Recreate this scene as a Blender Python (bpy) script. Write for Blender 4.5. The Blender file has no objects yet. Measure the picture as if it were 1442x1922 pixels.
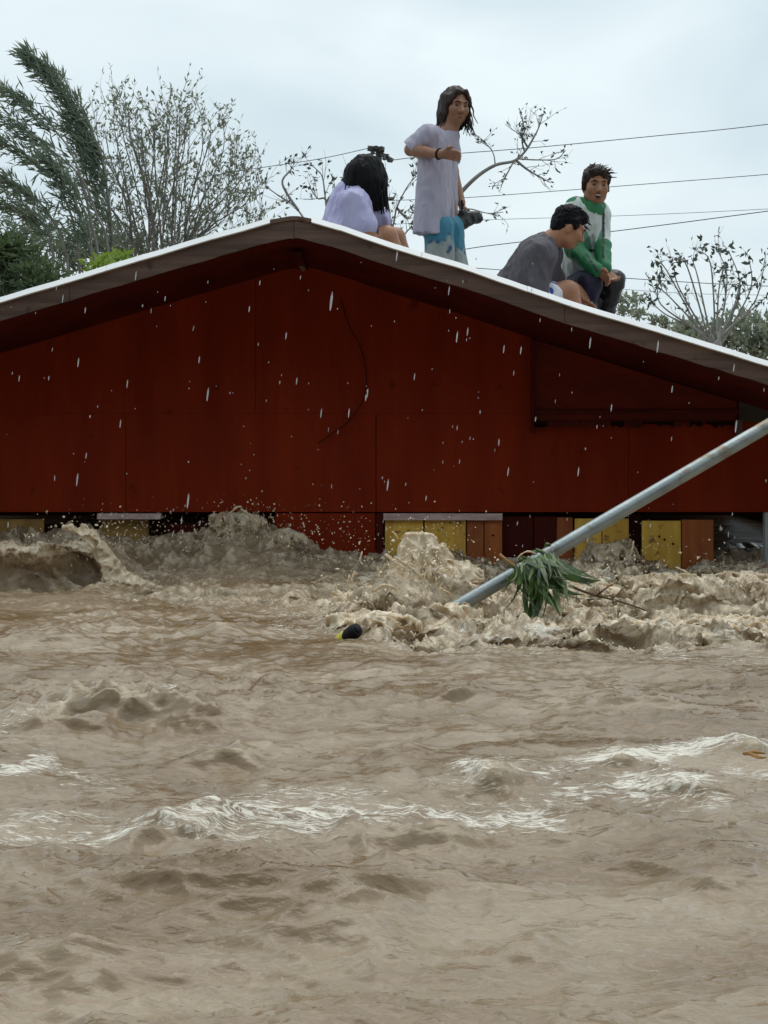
import bpy, math, random
import numpy as np
from mathutils import Vector, Matrix

# ---------------------------------------------------------------- camera, sky, sun, exposure
SC = bpy.context.scene
COL = SC.collection
F = 3300.0            # focal length in photo pixels (photo is 1442 x 1922)
CX, HY = 721.0, 780.0 # principal point: horizon lies at photo row 780
CAM_H = 0.80          # camera height above the flood water (z = 0)

cam_data = bpy.data.cameras.new('camera')
cam_data.sensor_fit = 'HORIZONTAL'
cam_data.sensor_width = 36.0
cam_data.lens = 36.0 * F / 1442.0
cam_data.shift_y = -(961.0 - HY) / 1442.0
cam_data.clip_start = 0.1
cam_data.clip_end = 2000.0
cam = bpy.data.objects.new('camera', cam_data)
cam.location = (0, 0, CAM_H)
cam.rotation_euler = (math.radians(90), 0, 0)
COL.objects.link(cam)
SC.camera = cam

SUN_EL, SUN_AZ = 72.0, 15.0
world = bpy.data.worlds.new('World')
SC.world = world
world.use_nodes = True
wt = world.node_tree
wt.nodes.clear()
w_out = wt.nodes.new('ShaderNodeOutputWorld')
w_sky = wt.nodes.new('ShaderNodeTexSky')
w_sky.sky_type = 'NISHITA'
w_sky.sun_disc = False
w_sky.sun_elevation = math.radians(SUN_EL)
w_sky.sun_rotation = math.radians(SUN_AZ)
w_sky.air_density = 1.0
w_sky.dust_density = 3.0
w_bg = wt.nodes.new('ShaderNodeBackground')
w_bg.inputs['Strength'].default_value = 0.10
wt.links.new(w_sky.outputs[0], w_bg.inputs[0])
# the overcast: a closed cloud layer in front of the blue sky, soft and uneven
w_tc = wt.nodes.new('ShaderNodeTexCoord')
w_map = wt.nodes.new('ShaderNodeMapping')
w_map.inputs['Scale'].default_value = (5.0, 5.0, 11.0)
w_map.inputs['Location'].default_value = (0.4, 1.3, 0.2)
w_n = wt.nodes.new('ShaderNodeTexNoise')
w_n.inputs['Scale'].default_value = 1.0
w_n.inputs['Detail'].default_value = 4.0
w_n.inputs['Roughness'].default_value = 0.45
w_n.inputs['Distortion'].default_value = 0.4
w_ramp = wt.nodes.new('ShaderNodeValToRGB')
w_ramp.color_ramp.elements[0].position = 0.33
w_ramp.color_ramp.elements[0].color = (0.60, 0.715, 0.775, 1)
w_ramp.color_ramp.elements[1].position = 0.66
w_ramp.color_ramp.elements[1].color = (0.80, 0.90, 0.93, 1)
w_cl = wt.nodes.new('ShaderNodeBackground')
w_cl.inputs['Strength'].default_value = 1.0
w_mix = wt.nodes.new('ShaderNodeMixShader')
w_mix.inputs[0].default_value = 0.93
wt.links.new(w_tc.outputs['Generated'], w_map.inputs[0])
wt.links.new(w_map.outputs[0], w_n.inputs['Vector'])
wt.links.new(w_n.outputs['Fac'], w_ramp.inputs[0])
wt.links.new(w_ramp.outputs[0], w_cl.inputs[0])
wt.links.new(w_bg.outputs[0], w_mix.inputs[1])
wt.links.new(w_cl.outputs[0], w_mix.inputs[2])
wt.links.new(w_mix.outputs[0], w_out.inputs[0])

sun_data = bpy.data.lights.new('sun', 'SUN')
sun_data.energy = 1.3
sun_data.angle = math.radians(50)
sun_data.color = (1.0, 0.97, 0.92)
sun = bpy.data.objects.new('sun', sun_data)
sun.rotation_euler = (math.radians(90 - SUN_EL), 0, math.radians(180 - SUN_AZ))
sun.location = (0, -5, 12)
COL.objects.link(sun)

SC.view_settings.view_transform = 'Standard'
SC.view_settings.look = 'None'
SC.view_settings.exposure = 0.14
SC.view_settings.gamma = 1.0
SC.view_settings.use_curve_mapping = False
SC.render.engine = 'CYCLES'
SC.cycles.use_denoising = True
SC.cycles.max_bounces = 6

# ---------------------------------------------------------------- helpers
def W(px, py, Y):
    """photo pixel at a known distance Y -> world point"""
    return Vector(((px - CX) * Y / F, Y, CAM_H + (HY - py) * Y / F))

def onwater(px, py, z=0.0):
    Y = (CAM_H - z) * F / (py - HY)
    return Vector(((px - CX) * Y / F, Y, z))

def np_mesh(name, V, Fc, smooth=True):
    """V (n,3) array, Fc (m,3) or (m,4) int array"""
    V = np.ascontiguousarray(V, dtype=np.float32)
    Fc = np.ascontiguousarray(Fc, dtype=np.int32)
    me = bpy.data.meshes.new(name)
    k = Fc.shape[1]
    me.vertices.add(len(V)); me.vertices.foreach_set('co', V.ravel())
    me.loops.add(Fc.size); me.loops.foreach_set('vertex_index', Fc.ravel())
    me.polygons.add(len(Fc))
    me.polygons.foreach_set('loop_start', np.arange(0, Fc.size, k, dtype=np.int32))
    me.update(calc_edges=True)
    me.polygons.foreach_set('use_smooth', np.full(len(Fc), smooth))
    return me

def attr_f(me, name, vals):
    a = me.attributes.new(name, 'FLOAT', 'POINT')
    a.data.foreach_set('value', np.ascontiguousarray(vals, dtype=np.float32))

def attr_c(me, name, rgb):
    a = me.attributes.new(name, 'FLOAT_COLOR', 'POINT')
    c = np.ones((len(rgb), 4), np.float32); c[:, :3] = rgb
    a.data.foreach_set('color', c.ravel())

class MB:
    """collects tubes, boxes and strips for ONE mesh"""
    def __init__(s): s.v = []; s.f = []
    def add(s, V, Fs):
        o = len(s.v); s.v += [tuple(p) for p in V]; s.f += [tuple(i + o for i in f) for f in Fs]
    def box(s, x0, x1, y0, y1, z0, z1):
        V = [(x0,y0,z0),(x1,y0,z0),(x1,y1,z0),(x0,y1,z0),(x0,y0,z1),(x1,y0,z1),(x1,y1,z1),(x0,y1,z1)]
        s.add(V, [(0,3,2,1),(4,5,6,7),(0,1,5,4),(1,2,6,5),(2,3,7,6),(3,0,4,7)])
    def prism(s, pts, y0, y1):
        """polygon pts (x,z) extruded from y0 to y1"""
        n = len(pts)
        V = [(x, y0, z) for x, z in pts] + [(x, y1, z) for x, z in pts]
        Fs = [tuple(range(n)), tuple(range(2*n-1, n-1, -1))]
        for i in range(n):
            j = (i+1) % n
            Fs.append((i, i+n, j+n, j))
        s.add(V, Fs)
    def tube(s, P, R, n=6, caps=True):
        P = [Vector(p) for p in P]
        m = len(P)
        if not hasattr(R, '__len__'): R = [R]*m
        V = []; Fs = []
        up = Vector((0, 0, 1))
        t0 = (P[1]-P[0]).normalized()
        if abs(t0.dot(up)) > .95: up = Vector((1, 0, 0))
        side = t0.cross(up).normalized()
        for i in range(m):
            t = (P[min(i+1, m-1)] - P[max(i-1, 0)])
            if t.length < 1e-9: t = t0
            t.normalize()
            side = (side - t*side.dot(t))
            if side.length < 1e-6: side = t.orthogonal()
            side.normalize()
            b = t.cross(side)
            for k in range(n):
                a = 2*math.pi*k/n
                V.append(P[i] + (side*math.cos(a) + b*math.sin(a))*R[i])
        for i in range(m-1):
            for k in range(n):
                k2 = (k+1) % n
                Fs.append((i*n+k, i*n+k2, (i+1)*n+k2, (i+1)*n+k))
        if caps:
            Fs.append(tuple(range(n-1, -1, -1))); Fs.append(tuple((m-1)*n+k for k in range(n)))
        s.add(V, Fs)
    def build(s, name, material, parent=None, origin=None, smooth=False):
        me = bpy.data.meshes.new(name)
        v = s.v
        if origin is not None: v = [(a-origin[0], b-origin[1], c-origin[2]) for a, b, c in v]
        me.from_pydata(v, [], s.f)
        me.update()
        if smooth: me.polygons.foreach_set('use_smooth', [True]*len(me.polygons))
        return link(name, me, material, parent)

def link(name, me, material=None, parent=None, loc=None):
    o = bpy.data.objects.new(name, me)
    COL.objects.link(o)
    if material is not None and me is not None: me.materials.append(material)
    if parent is not None: o.parent = parent
    if loc is not None: o.location = loc
    return o

def tag(o, label=None, cat=None, group=None, kind=None):
    if label: o['label'] = label
    if cat: o['category'] = cat
    if group: o['group'] = group
    if kind: o['kind'] = kind
    return o

def empty(name, loc, label, cat, group=None):
    o = bpy.data.objects.new(name, None)
    o.empty_display_size = 0.1
    COL.objects.link(o); o.location = loc
    return tag(o, label, cat, group)

# ---- noise
_rng = np.random.RandomState(7)
_perm = _rng.permutation(256).astype(np.int32); _perm = np.concatenate([_perm, _perm, _perm])
_g2 = np.stack([np.cos(np.arange(256)*2*np.pi/256), np.sin(np.arange(256)*2*np.pi/256)], 1).astype(np.float32)
_g2 = _g2[_rng.permutation(256)]
_g3 = _rng.normal(size=(256, 3)); _g3 = (_g3/np.linalg.norm(_g3, axis=1, keepdims=True)).astype(np.float32)

def pn2(x, y):
    xi = np.floor(x).astype(np.int32); yi = np.floor(y).astype(np.int32)
    xf = (x-xi).astype(np.float32); yf = (y-yi).astype(np.float32)
    xi &= 255; yi &= 255
    u = xf*xf*xf*(xf*(xf*6-15)+10); v = yf*yf*yf*(yf*(yf*6-15)+10)
    def g(a, b, dx, dy):
        h = _perm[_perm[a]+b]
        return _g2[h, 0]*dx + _g2[h, 1]*dy
    n00 = g(xi, yi, xf, yf); n10 = g(xi+1, yi, xf-1, yf)
    n01 = g(xi, yi+1, xf, yf-1); n11 = g(xi+1, yi+1, xf-1, yf-1)
    a = n00+u*(n10-n00); b = n01+u*(n11-n01)
    return (a+v*(b-a))*1.5

def pn3(x, y, z):
    xi = np.floor(x).astype(np.int32); yi = np.floor(y).astype(np.int32); zi = np.floor(z).astype(np.int32)
    xf = (x-xi).astype(np.float32); yf = (y-yi).astype(np.float32); zf = (z-zi).astype(np.float32)
    xi &= 255; yi &= 255; zi &= 255
    fd = lambda t: t*t*t*(t*(t*6-15)+10)
    u, v, w = fd(xf), fd(yf), fd(zf)
    def g(a, b, c, dx, dy, dz):
        h = _perm[_perm[_perm[a]+b]+c]
        return _g3[h, 0]*dx + _g3[h, 1]*dy + _g3[h, 2]*dz
    r = 0
    res = []
    for k in (0, 1):
        n00 = g(xi, yi, zi+k, xf, yf, zf-k); n10 = g(xi+1, yi, zi+k, xf-1, yf, zf-k)
        n01 = g(xi, yi+1, zi+k, xf, yf-1, zf-k); n11 = g(xi+1, yi+1, zi+k, xf-1, yf-1, zf-k)
        a = n00+u*(n10-n00); b = n01+u*(n11-n01)
        res.append(a+v*(b-a))
    return (res[0]+w*(res[1]-res[0]))*1.5

def smoothstep(a, b, x):
    t = np.clip((x-a)/(b-a), 0, 1)
    return t*t*(3-2*t)

# ---- procedural materials
def mat(name, c1, c2=None, rough=0.6, scale=(8, 8, 8), detail=5.0, lo=0.35, hi=0.65, bump=0.0, bscale=60.0,
        metallic=0.0, spec=0.5, coords='Object', attr=None, rough2=None, spots=None):
    m = bpy.data.materials.new(name); m.use_nodes = True
    t = m.node_tree; n = t.nodes; L = t.links
    p = n['Principled BSDF']
    p.inputs['Roughness'].default_value = rough
    p.inputs['Metallic'].default_value = metallic
    p.inputs['Specular IOR Level'].default_value = spec
    tc = n.new('ShaderNodeTexCoord')
    mp = n.new('ShaderNodeMapping'); mp.inputs['Scale'].default_value = scale
    L.new(tc.outputs[coords], mp.inputs[0])
    nz = n.new('ShaderNodeTexNoise'); nz.inputs['Scale'].default_value = 1.0
    nz.inputs['Detail'].default_value = detail; nz.inputs['Roughness'].default_value = 0.6
    L.new(mp.outputs[0], nz.inputs['Vector'])
    rp = n.new('ShaderNodeValToRGB')
    rp.color_ramp.elements[0].position = lo; rp.color_ramp.elements[1].position = hi
    c2 = c2 or tuple(v*0.7 for v in c1)
    rp.color_ramp.elements[0].color = (*c2, 1); rp.color_ramp.elements[1].color = (*c1, 1)
    L.new(nz.outputs['Fac'], rp.inputs[0])
    out = rp.outputs[0]
    if attr:
        at = n.new('ShaderNodeAttribute'); at.attribute_name = attr
        mx = n.new('ShaderNodeMix'); mx.data_type = 'RGBA'; mx.blend_type = 'MULTIPLY'
        mx.inputs[0].default_value = 1.0
        L.new(at.outputs['Color'], mx.inputs[6]); L.new(out, mx.inputs[7])
        out = mx.outputs[2]
    if spots:   # (colour, scale, threshold)
        sc_, th, colr = spots
        s2 = n.new('ShaderNodeTexNoise'); s2.inputs['Scale'].default_value = sc_; s2.inputs['Detail'].default_value = 6
        L.new(tc.outputs[coords], s2.inputs['Vector'])
        r2 = n.new('ShaderNodeValToRGB'); r2.color_ramp.elements[0].position = th; r2.color_ramp.elements[1].position = th+0.08
        L.new(s2.outputs['Fac'], r2.inputs[0])
        mx2 = n.new('ShaderNodeMix'); mx2.data_type = 'RGBA'
        L.new(r2.outputs[0], mx2.inputs[0]); L.new(out, mx2.inputs[6]); mx2.inputs[7].default_value = (*colr, 1)
        out = mx2.outputs[2]
    L.new(out, p.inputs['Base Color'])
    if rough2 is not None:
        mr = n.new('ShaderNodeMapRange'); mr.inputs[3].default_value = rough; mr.inputs[4].default_value = rough2
        L.new(nz.outputs['Fac'], mr.inputs[0]); L.new(mr.outputs[0], p.inputs['Roughness'])
    if bump > 0:
        bz = n.new('ShaderNodeTexNoise'); bz.inputs['Scale'].default_value = bscale; bz.inputs['Detail'].default_value = 4
        mp2 = n.new('ShaderNodeMapping'); mp2.inputs['Scale'].default_value = tuple(s/max(scale) for s in scale)
        L.new(tc.outputs[coords], mp2.inputs[0]); L.new(mp2.outputs[0], bz.inputs['Vector'])
        b = n.new('ShaderNodeBump'); b.inputs['Strength'].default_value = bump; b.inputs['Distance'].default_value = 0.01
        L.new(bz.outputs['Fac'], b.inputs['Height']); L.new(b.outputs[0], p.inputs['Normal'])
    return m

M = {}
M['red'] = mat('red_paint', (0.275, 0.031, 0.0080), (0.185, 0.0185, 0.0054), rough=0.65, spec=0.08, scale=(5, 5, 0.9), bump=0.25, bscale=60, lo=0.30, hi=0.70,
               spots=(9.0, 0.66, (0.13, 0.014, 0.005)))
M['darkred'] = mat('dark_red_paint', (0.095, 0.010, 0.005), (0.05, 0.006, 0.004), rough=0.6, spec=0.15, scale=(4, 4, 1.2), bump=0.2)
M['maroonbox'] = mat('stained_plywood', (0.15, 0.015, 0.005), (0.085, 0.009, 0.004), rough=0.6, spec=0.15, scale=(2, 2, 6), bump=0.2)
M['barge'] = mat('brown_board', (0.135, 0.080, 0.062), (0.065, 0.036, 0.028), rough=0.6, scale=(1.6, 1.6, 22), bump=0.35, bscale=50,
                 spots=(11.0, 0.62, (0.045, 0.022, 0.016)))
M['flash'] = mat('white_metal', (0.93, 0.94, 0.95), (0.86, 0.87, 0.88), rough=0.35, scale=(5, 5, 5))
M['roof'] = mat('galvanised_sheet', (0.45, 0.46, 0.47), (0.28, 0.25, 0.22), rough=0.45, metallic=0.5, scale=(3, 3, 3))
M['wood'] = mat('old_timber', (0.022, 0.007, 0.005), (0.012, 0.004, 0.0035), rough=0.85, spec=0.05, scale=(6, 2, 6), bump=0.3)
M['yellow'] = mat('yellow_board', (0.88, 0.56, 0.09), (0.66, 0.37, 0.055), rough=0.5, scale=(16, 16, 2.0), bump=0.25, bscale=60,
                  spots=(16.0, 0.60, (0.30, 0.15, 0.04)))
M['dimyellow'] = mat('dirty_yellow_board', (0.48, 0.29, 0.075), (0.30, 0.16, 0.04), rough=0.55, scale=(10, 10, 2.0), bump=0.25,
                     spots=(18.0, 0.64, (0.10, 0.05, 0.02)))
M['orange'] = mat('orange_brown_board', (0.46, 0.13, 0.025), (0.30, 0.075, 0.017), rough=0.5, scale=(14, 14, 2.0), bump=0.25)
M['pink'] = mat('pale_pink_sill', (0.68, 0.54, 0.52), (0.48, 0.33, 0.32), rough=0.55, scale=(9, 9, 30), bump=0.2)
M['greypost'] = mat('grey_post', (0.5, 0.52, 0.54), (0.36, 0.37, 0.38), rough=0.5)
M['opening_dark'] = mat('opening_dark_paint', (0.06, 0.045, 0.035), (0.03, 0.022, 0.018), rough=0.8)  # dark fill for the vent box, an opening's shade put into the colour
M['cable'] = mat('black_cable', (0.045, 0.05, 0.055), rough=0.6)
M['oldcable'] = mat('painted_cable', (0.05, 0.010, 0.006), rough=0.7, spec=.1)
M['steel'] = mat('galvanised_pipe', (0.36, 0.40, 0.405), (0.20, 0.23, 0.235), rough=0.30, rough2=0.5, metallic=0.75, scale=(7, 7, 7), lo=0.3, hi=0.72,
                 bump=0.12, bscale=80, spots=(9.0, 0.57, (0.20, 0.165, 0.12)))
M['mud'] = mat('mud_ground', (0.12, 0.09, 0.055), (0.07, 0.05, 0.03), rough=0.95, scale=(0.5, 0.5, 0.5))
# ---------------------------------------------------------------- ground and flood water
gb = MB(); gb.add([(-400, -60, -1.6), (400, -60, -1.6), (400, 700, -1.6), (-400, 700, -1.6)], [(0, 1, 2, 3)])
tag(gb.build('ground', M['mud']), 'muddy ground under the flood water', kind='structure')

def water_material():
    m = bpy.data.materials.new('muddy_water'); m.use_nodes = True
    t = m.node_tree; n = t.nodes; L = t.links
    p = n['Principled BSDF']
    p.inputs['IOR'].default_value = 1.33
    tc = n.new('ShaderNodeTexCoord')
    def noise(scale, detail=4, rough=0.55, dist=0.0, sx=1.0, sy=1.0):
        mp = n.new('ShaderNodeMapping'); mp.inputs['Scale'].default_value = (sx, sy, 1.0)
        L.new(tc.outputs['Object'], mp.inputs[0])
        z = n.new('ShaderNodeTexNoise'); z.inputs['Scale'].default_value = scale; z.inputs['Detail'].default_value = detail
        z.inputs['Roughness'].default_value = rough; z.inputs['Distortion'].default_value = dist
        L.new(mp.outputs[0], z.inputs['Vector']); return z.outputs['Fac']
    def ramp(src, a, b, ca, cb):
        r = n.new('ShaderNodeValToRGB'); r.color_ramp.elements[0].position = a; r.color_ramp.elements[1].position = b
        r.color_ramp.elements[0].color = (*ca, 1); r.color_ramp.elements[1].color = (*cb, 1)
        L.new(src, r.inputs[0]); return r.outputs[0]
    def mix(f, a, b):
        x = n.new('ShaderNodeMix'); x.data_type = 'RGBA'
        L.new(f, x.inputs[0]); L.new(a, x.inputs[6])
        if isinstance(b, tuple): x.inputs[7].default_value = (*b, 1)
        else: L.new(b, x.inputs[7])
        return x.outputs[2]
    def math_(op, a, b=None, clamp=False):
        x = n.new('ShaderNodeMath'); x.operation = op; x.use_clamp = clamp
        for i, v in enumerate((a, b)):
            if v is None: continue
            if isinstance(v, (int, float)): x.inputs[i].default_value = v
            else: L.new(v, x.inputs[i])
        return x.outputs[0]
    def attr(nm):
        a = n.new('ShaderNodeAttribute'); a.attribute_name = nm; return a.outputs['Fac']
    mud = ramp(noise(2.6, 6, 0.62, 0.5, 0.5, 1.1), 0.36, 0.64, (0.180, 0.118, 0.060), (0.340, 0.262, 0.178))
    aer = math_('MULTIPLY', attr('aer'), ramp(noise(30, 3, 0.5, 0.8), 0.34, 0.60, (0.12,)*3, (1.0,)*3))
    c = mix(aer, mud, (0.80, 0.67, 0.49))
    fo = attr('foam')
    lace = noise(46, 8, 0.75, 1.5, 0.32, 1.6)
    # the lace opens where there is little foam and closes where there is much
    th = math_('SUBTRACT', 0.69, math_('MULTIPLY', fo, 0.34))
    fm = math_('MULTIPLY', math_('SUBTRACT', lace, th), 10.0, True)
    fm = math_('MULTIPLY', fm, math_('MULTIPLY', fo, 3.0, True))
    c = mix(fm, c, (0.76, 0.71, 0.61))
    L.new(c, p.inputs['Base Color'])
    r = math_('ADD', 0.05, math_('MULTIPLY', fm, 0.4))
    r = math_('ADD', r, math_('MULTIPLY', aer, 0.35))
    L.new(r, p.inputs['Roughness'])
    b1 = n.new('ShaderNodeBump'); b1.inputs['Strength'].default_value = 0.9; b1.inputs['Distance'].default_value = 0.016
    L.new(noise(12, 3, 0.5, 0.0, 0.7, 1.15), b1.inputs['Height'])
    b2 = n.new('ShaderNodeBump'); b2.inputs['Strength'].default_value = 0.5; b2.inputs['Distance'].default_value = 0.007
    L.new(noise(42, 4, 0.55, 0.2, 0.6, 1.2), b2.inputs['Height']); L.new(b1.outputs[0], b2.inputs['Normal'])
    b3 = n.new('ShaderNodeBump'); b3.inputs['Strength'].default_value = 0.35; b3.inputs['Distance'].default_value = 0.004
    L.new(fm, b3.inputs['Height']); L.new(b2.outputs[0], b3.inputs['Normal'])
    b4 = n.new('ShaderNodeBump'); b4.inputs['Distance'].default_value = 0.006
    L.new(attr('aer'), b4.inputs['Strength']); L.new(noise(45, 3, 0.5, 0.6), b4.inputs['Height']); L.new(b3.outputs[0], b4.inputs['Normal'])
    L.new(b4.outputs[0], p.inputs['Normal'])
    return m
M['water'] = water_material()

def build_water():
    dense = np.arange(-2.86, 2.8601, 0.0056)
    step, e, outer = 0.0056, 2.86, []
    while e < 260:
        step *= 1.28; e += step; outer.append(e)
    outer = np.array(outer)
    xs = np.concatenate([-outer[::-1], dense, outer])
    ys, y = [], 1.95
    while y < 9.95:
        ys.append(y); y += min(max(0.0027*y, 0.0065), 0.0125)
    ys = np.array(ys)
    fo, st = [], 0.0125
    e = ys[-1]
    while e < 480:
        st *= 1.25; e += st; fo.append(e)
    ba, st = [], 0.0065
    e = ys[0]
    while e > -40:
        st *= 1.35; e -= st; ba.append(e)
    ys = np.concatenate([np.array(ba)[::-1], ys, np.array(fo)])
    X, Y = np.meshgrid(xs.astype(np.float32), ys.astype(np.float32))
    far = np.maximum(np.maximum(np.abs(X)-2.9, 0), np.maximum(np.maximum(Y-9.8, 0), np.maximum(1.9-Y, 0)))
    fade = np.exp(-far/1.5).astype(np.float32)
    Ys = np.maximum(Y, 1.2)
    PX = CX + F*X/Ys; PY = HY + CAM_H*F/Ys      # where the calm surface would appear, used to place the photo's waves
    # --- swell and chop
    wx = X + 0.10*pn2(X*1.3+5, Y*1.3); wy = Y + 0.10*pn2(X*1.3, Y*1.3+9)
    near = smoothstep(8.6, 5.0, Ys)
    Z = 0.026*pn2(wx*0.95+3, wy*1.5) + 0.019*pn2(wx*2.0, wy*3.2+4) + 0.010*pn2(wx*4.6+1, wy*7.5)
    r1 = 1-np.abs(pn2(wx*3.0+11, wy*5.5+2)); r2 = 1-np.abs(pn2(wx*7.0+1, wy*12.0+5))
    cal = 0.5+0.5*smoothstep(-0.25, 0.4, pn2(X*0.8+20, Y*0.8))
    Z += cal*(0.016*(r1**3-0.45) + 0.0145*(r2**3-0.45))
    Z += 0.0050*pn2(wx*15, wy*22) + cal*.0070*(np.clip(1-np.abs(pn2(wx*13+4, wy*19+2)), 0, 1)**3-.4)
    DX = np.zeros_like(Z); DY = np.zeros_like(Z)
    foam = np.zeros_like(Z); aer = np.zeros_like(Z)
    # --- single waves: photo column, row, half length px, height m, front width, back width, tilt, aeration
    ridges = [(225, 1345, 150, .085, .10, .34, -.10, .35), (95, 1368, 90, .050, .06, .22, .0, .5), (470, 1428, 130, .042, .055, .26, .06, .25),
              (360, 1588, 130, .042, .050, .22, .05, .28), (790, 1585, 130, .034, .055, .2, .0, .15), (30, 1468, 60, .050, .05, .2, .0, .3),
              (515, 1292, 36, .032, .05, .16, 0, .1), (860, 1318, 48, .030, .04, .14, 0, .0), (950, 1335, 30, .020, .035, .09, 0, .0),
              (390, 1362, 60, .028, .05, .14, 0, .0), (760, 1422, 50, .035, .06, .15, 0, .1), (935, 1470, 75, .034, .06, .17, -.1, .35),
              (1290, 1495, 70, .040, .05, .2, .15, .3), (1400, 1418, 60, .034, .04, .15, 0, .2), (1160, 1440, 70, .028, .05, .15, .1, .25),
              (240, 1520, 60, .022, .04, .12, 0, .0), (640, 1790, 120, .026, .07, .25, 0, .0), (1010, 1790, 60, .020, .05, .2, 0, .0),
              (1330, 1650, 110, .025, .07, .3, 0, .0), (120, 1820, 130, .026, .09, .3, 0, .0), (700, 1690, 110, .018, .08, .3, 0, 0),
              (420, 1690, 140, .020, .09, .3, 0, 0), (1050, 1560, 90, .02, .06, .25, .1, 0), (560, 1345, 70, .022, .05, .2, .1, 0),
              (1180, 1330, 120, .018, .06, .25, -.1, 0), (700, 1265, 80, .022, .06, .2, 0, 0), (250, 1265, 100, .025, .07, .22, 0, .05),
              (90, 1215, 90, .03, .08, .25, 0, .1), (430, 1200, 90, .028, .08, .2, 0, .05)]
    wob = pn2(X*4.0+2, Y*2.0)*0.05
    wv = pn2(X*5+13, Y*6); wv2 = pn2(X*9+3, Y*7+21)
    for (px, py, hl, A, wf, wb, tl, ae) in ridges:
        c = onwater(px, py); L = hl*c.y/F
        u = (X-c.x)/L
        u = u+.35*wv; v = (Y-c.y) - tl*(X-c.x) + wob + .07*wv2
        g = np.exp(-u*u)*np.where(v < 0, np.exp(-(v/wf)**2), np.exp(-(v/wb)**2))
        g = g*np.clip(0.15+0.45*r2+.55*r1**2, 0, 1.2)
        Z += A*g
        DY -= 0.55*A*g*np.exp(-((v)/(wf*1.6))**2)
        if ae: aer = np.maximum(aer, ae*smoothstep(.35, .95, g))
        if ae >= .3: foam = np.maximum(foam, .35*ae*2*smoothstep(.5, 1.0, g))
    # --- foam drawn out along the current: polylines in photo pixels, half width px, strength
    lines = [([(395, 1495), (560, 1488), (700, 1500), (800, 1500)], 9, .75), ([(380, 1556), (450, 1527), (560, 1532), (650, 1524), (760, 1526), (880, 1532), (1010, 1520)], 17, .85),
             ([(785, 1492), (855, 1474)], 4, .95), ([(880, 1460), (940, 1450), (1000, 1470), (1045, 1492)], 13, .95),
             ([(1000, 1478), (1080, 1445), (1150, 1436), (1200, 1422), (1260, 1412), (1350, 1404), (1470, 1420)], 9, 1.0),
             ([(1000, 1500), (1060, 1490), (1150, 1476), (1250, 1472), (1335, 1497)], 13, .95), ([(1365, 1452), (1500, 1468)], 9, 1.0),
             ([(1230, 1480), (1290, 1488), (1335, 1500)], 15, .8), ([(-40, 1462), (90, 1435)], 12, .9), ([(130, 1455), (200, 1478)], 14, .75), ([(10, 1570), (160, 1566)], 22, .7),
             ([(210, 1582), (300, 1562), (420, 1582), (510, 1575)], 9, .8), ([(1000, 1545), (1050, 1555)], 8, .8), ([(10, 1360), (110, 1345)], 9, .6),
             ([(300, 1460), (420, 1475)], 12, .5), ([(180, 1500), (370, 1520)], 18, .45), ([(620, 1455), (680, 1450)], 8, .4), ([(180, 1318), (330, 1305)], 9, .7),
             ([(880, 1830), (1010, 1828)], 15, .42), ([(0, 1660), (150, 1655)], 20, .3), ([(1140, 1770), (1250, 1780)], 9, .4), ([(0, 1780), (60, 1785)], 8, .45),
             ([(200, 1128), (420, 1132)], 12, .45), ([(540, 1168), (690, 1180)], 22, .6), ([(640, 1205), (900, 1212)], 16, .6), ([(900, 1222), (1460, 1218)], 14, .62)]
    lw = pn2(X*5, Y*3.0)*9 + pn2(X*13, Y*8)*4
    for pts, hw, s in lines:
        d = np.full_like(Z, 1e9)
        for (ax, ay), (bx, by) in zip(pts[:-1], pts[1:]):
            ex, ey = bx-ax, by-ay
            tt = np.clip(((PX-ax)*ex+(PY-ay)*ey)/(ex*ex+ey*ey), 0, 1)
            d = np.minimum(d, np.sqrt((PX-ax-tt*ex)**2*.5+(PY+lw-ay-tt*ey)**2))
        foam = np.maximum(foam, .80*s*np.exp(-(d/(hw*3.1))**2))
    # scattered flecks over the rough water
    fl = smoothstep(0.30, 0.62, pn2(X*2.2+40, Y*2.8+3))*smoothstep(.1, .5, pn2(X*9, Y*9+7))
    foam = np.maximum(foam, 0.42*fl*smoothstep(2.6, 4.0, Ys)*smoothstep(6.6, 5.4, Ys))
    foam = foam*np.clip(.95+.40*pn2(X*2.6+3, Y*2.2+17)+.45*pn2(X*8, Y*7), .4, 1.1)
    # --- water piled up against the house wall (wall face at Y = 9.6)
    wl = np.interp(PX, [-300, 0, 60, 190, 300, 370, 420, 455, 490, 545, 600, 660, 720, 800, 880, 940, 1080, 1110, 1150, 1190, 1212, 1280, 1442, 1700],
                   [.16, .17, .16, .14, .13, .15, .20, .245, .215, .14, .06, .04, .02, .02, .02, .01, .02, .09, .12, .10, .0, -.03, -.02, .0])
    up = np.exp(-np.abs(Y-9.52)/0.55)
    wr = .72+.45*np.clip(1-np.abs(pn2(X*6+2, Y*5)), 0, 1)**2+.25*np.abs(pn2(X*15, Y*9+3))
    Z += wl*wr*np.where(Y < 9.52, np.exp(-((9.52-Y)/0.52)**1.5), np.exp(-((Y-9.52)/.25)))*fade
    # --- turbulence mask in front of the wall
    edge = np.interp(PX, [-300, 0, 200, 350, 560, 640, 720, 900, 1442, 1700], [1105, 1110, 1130, 1135, 1150, 1190, 1212, 1222, 1226, 1226])
    edge = edge + pn2(X*3, Y*2)*16
    tb = smoothstep(edge+8, edge-26, PY)*smoothstep(11.7, 9.9, Y)*fade
    smooth_zone = np.exp(-((PX-470)/190)**2-((PY-1092)/24)**2)          # the slick slope left of the splash
    smooth_zone = np.maximum(smooth_zone, .8*np.exp(-((PX-150)/170)**2-((PY-1110)/16)**2))
    tb = tb*(1-.55*smooth_zone)
    right = smoothstep(640, 760, PX)
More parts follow.
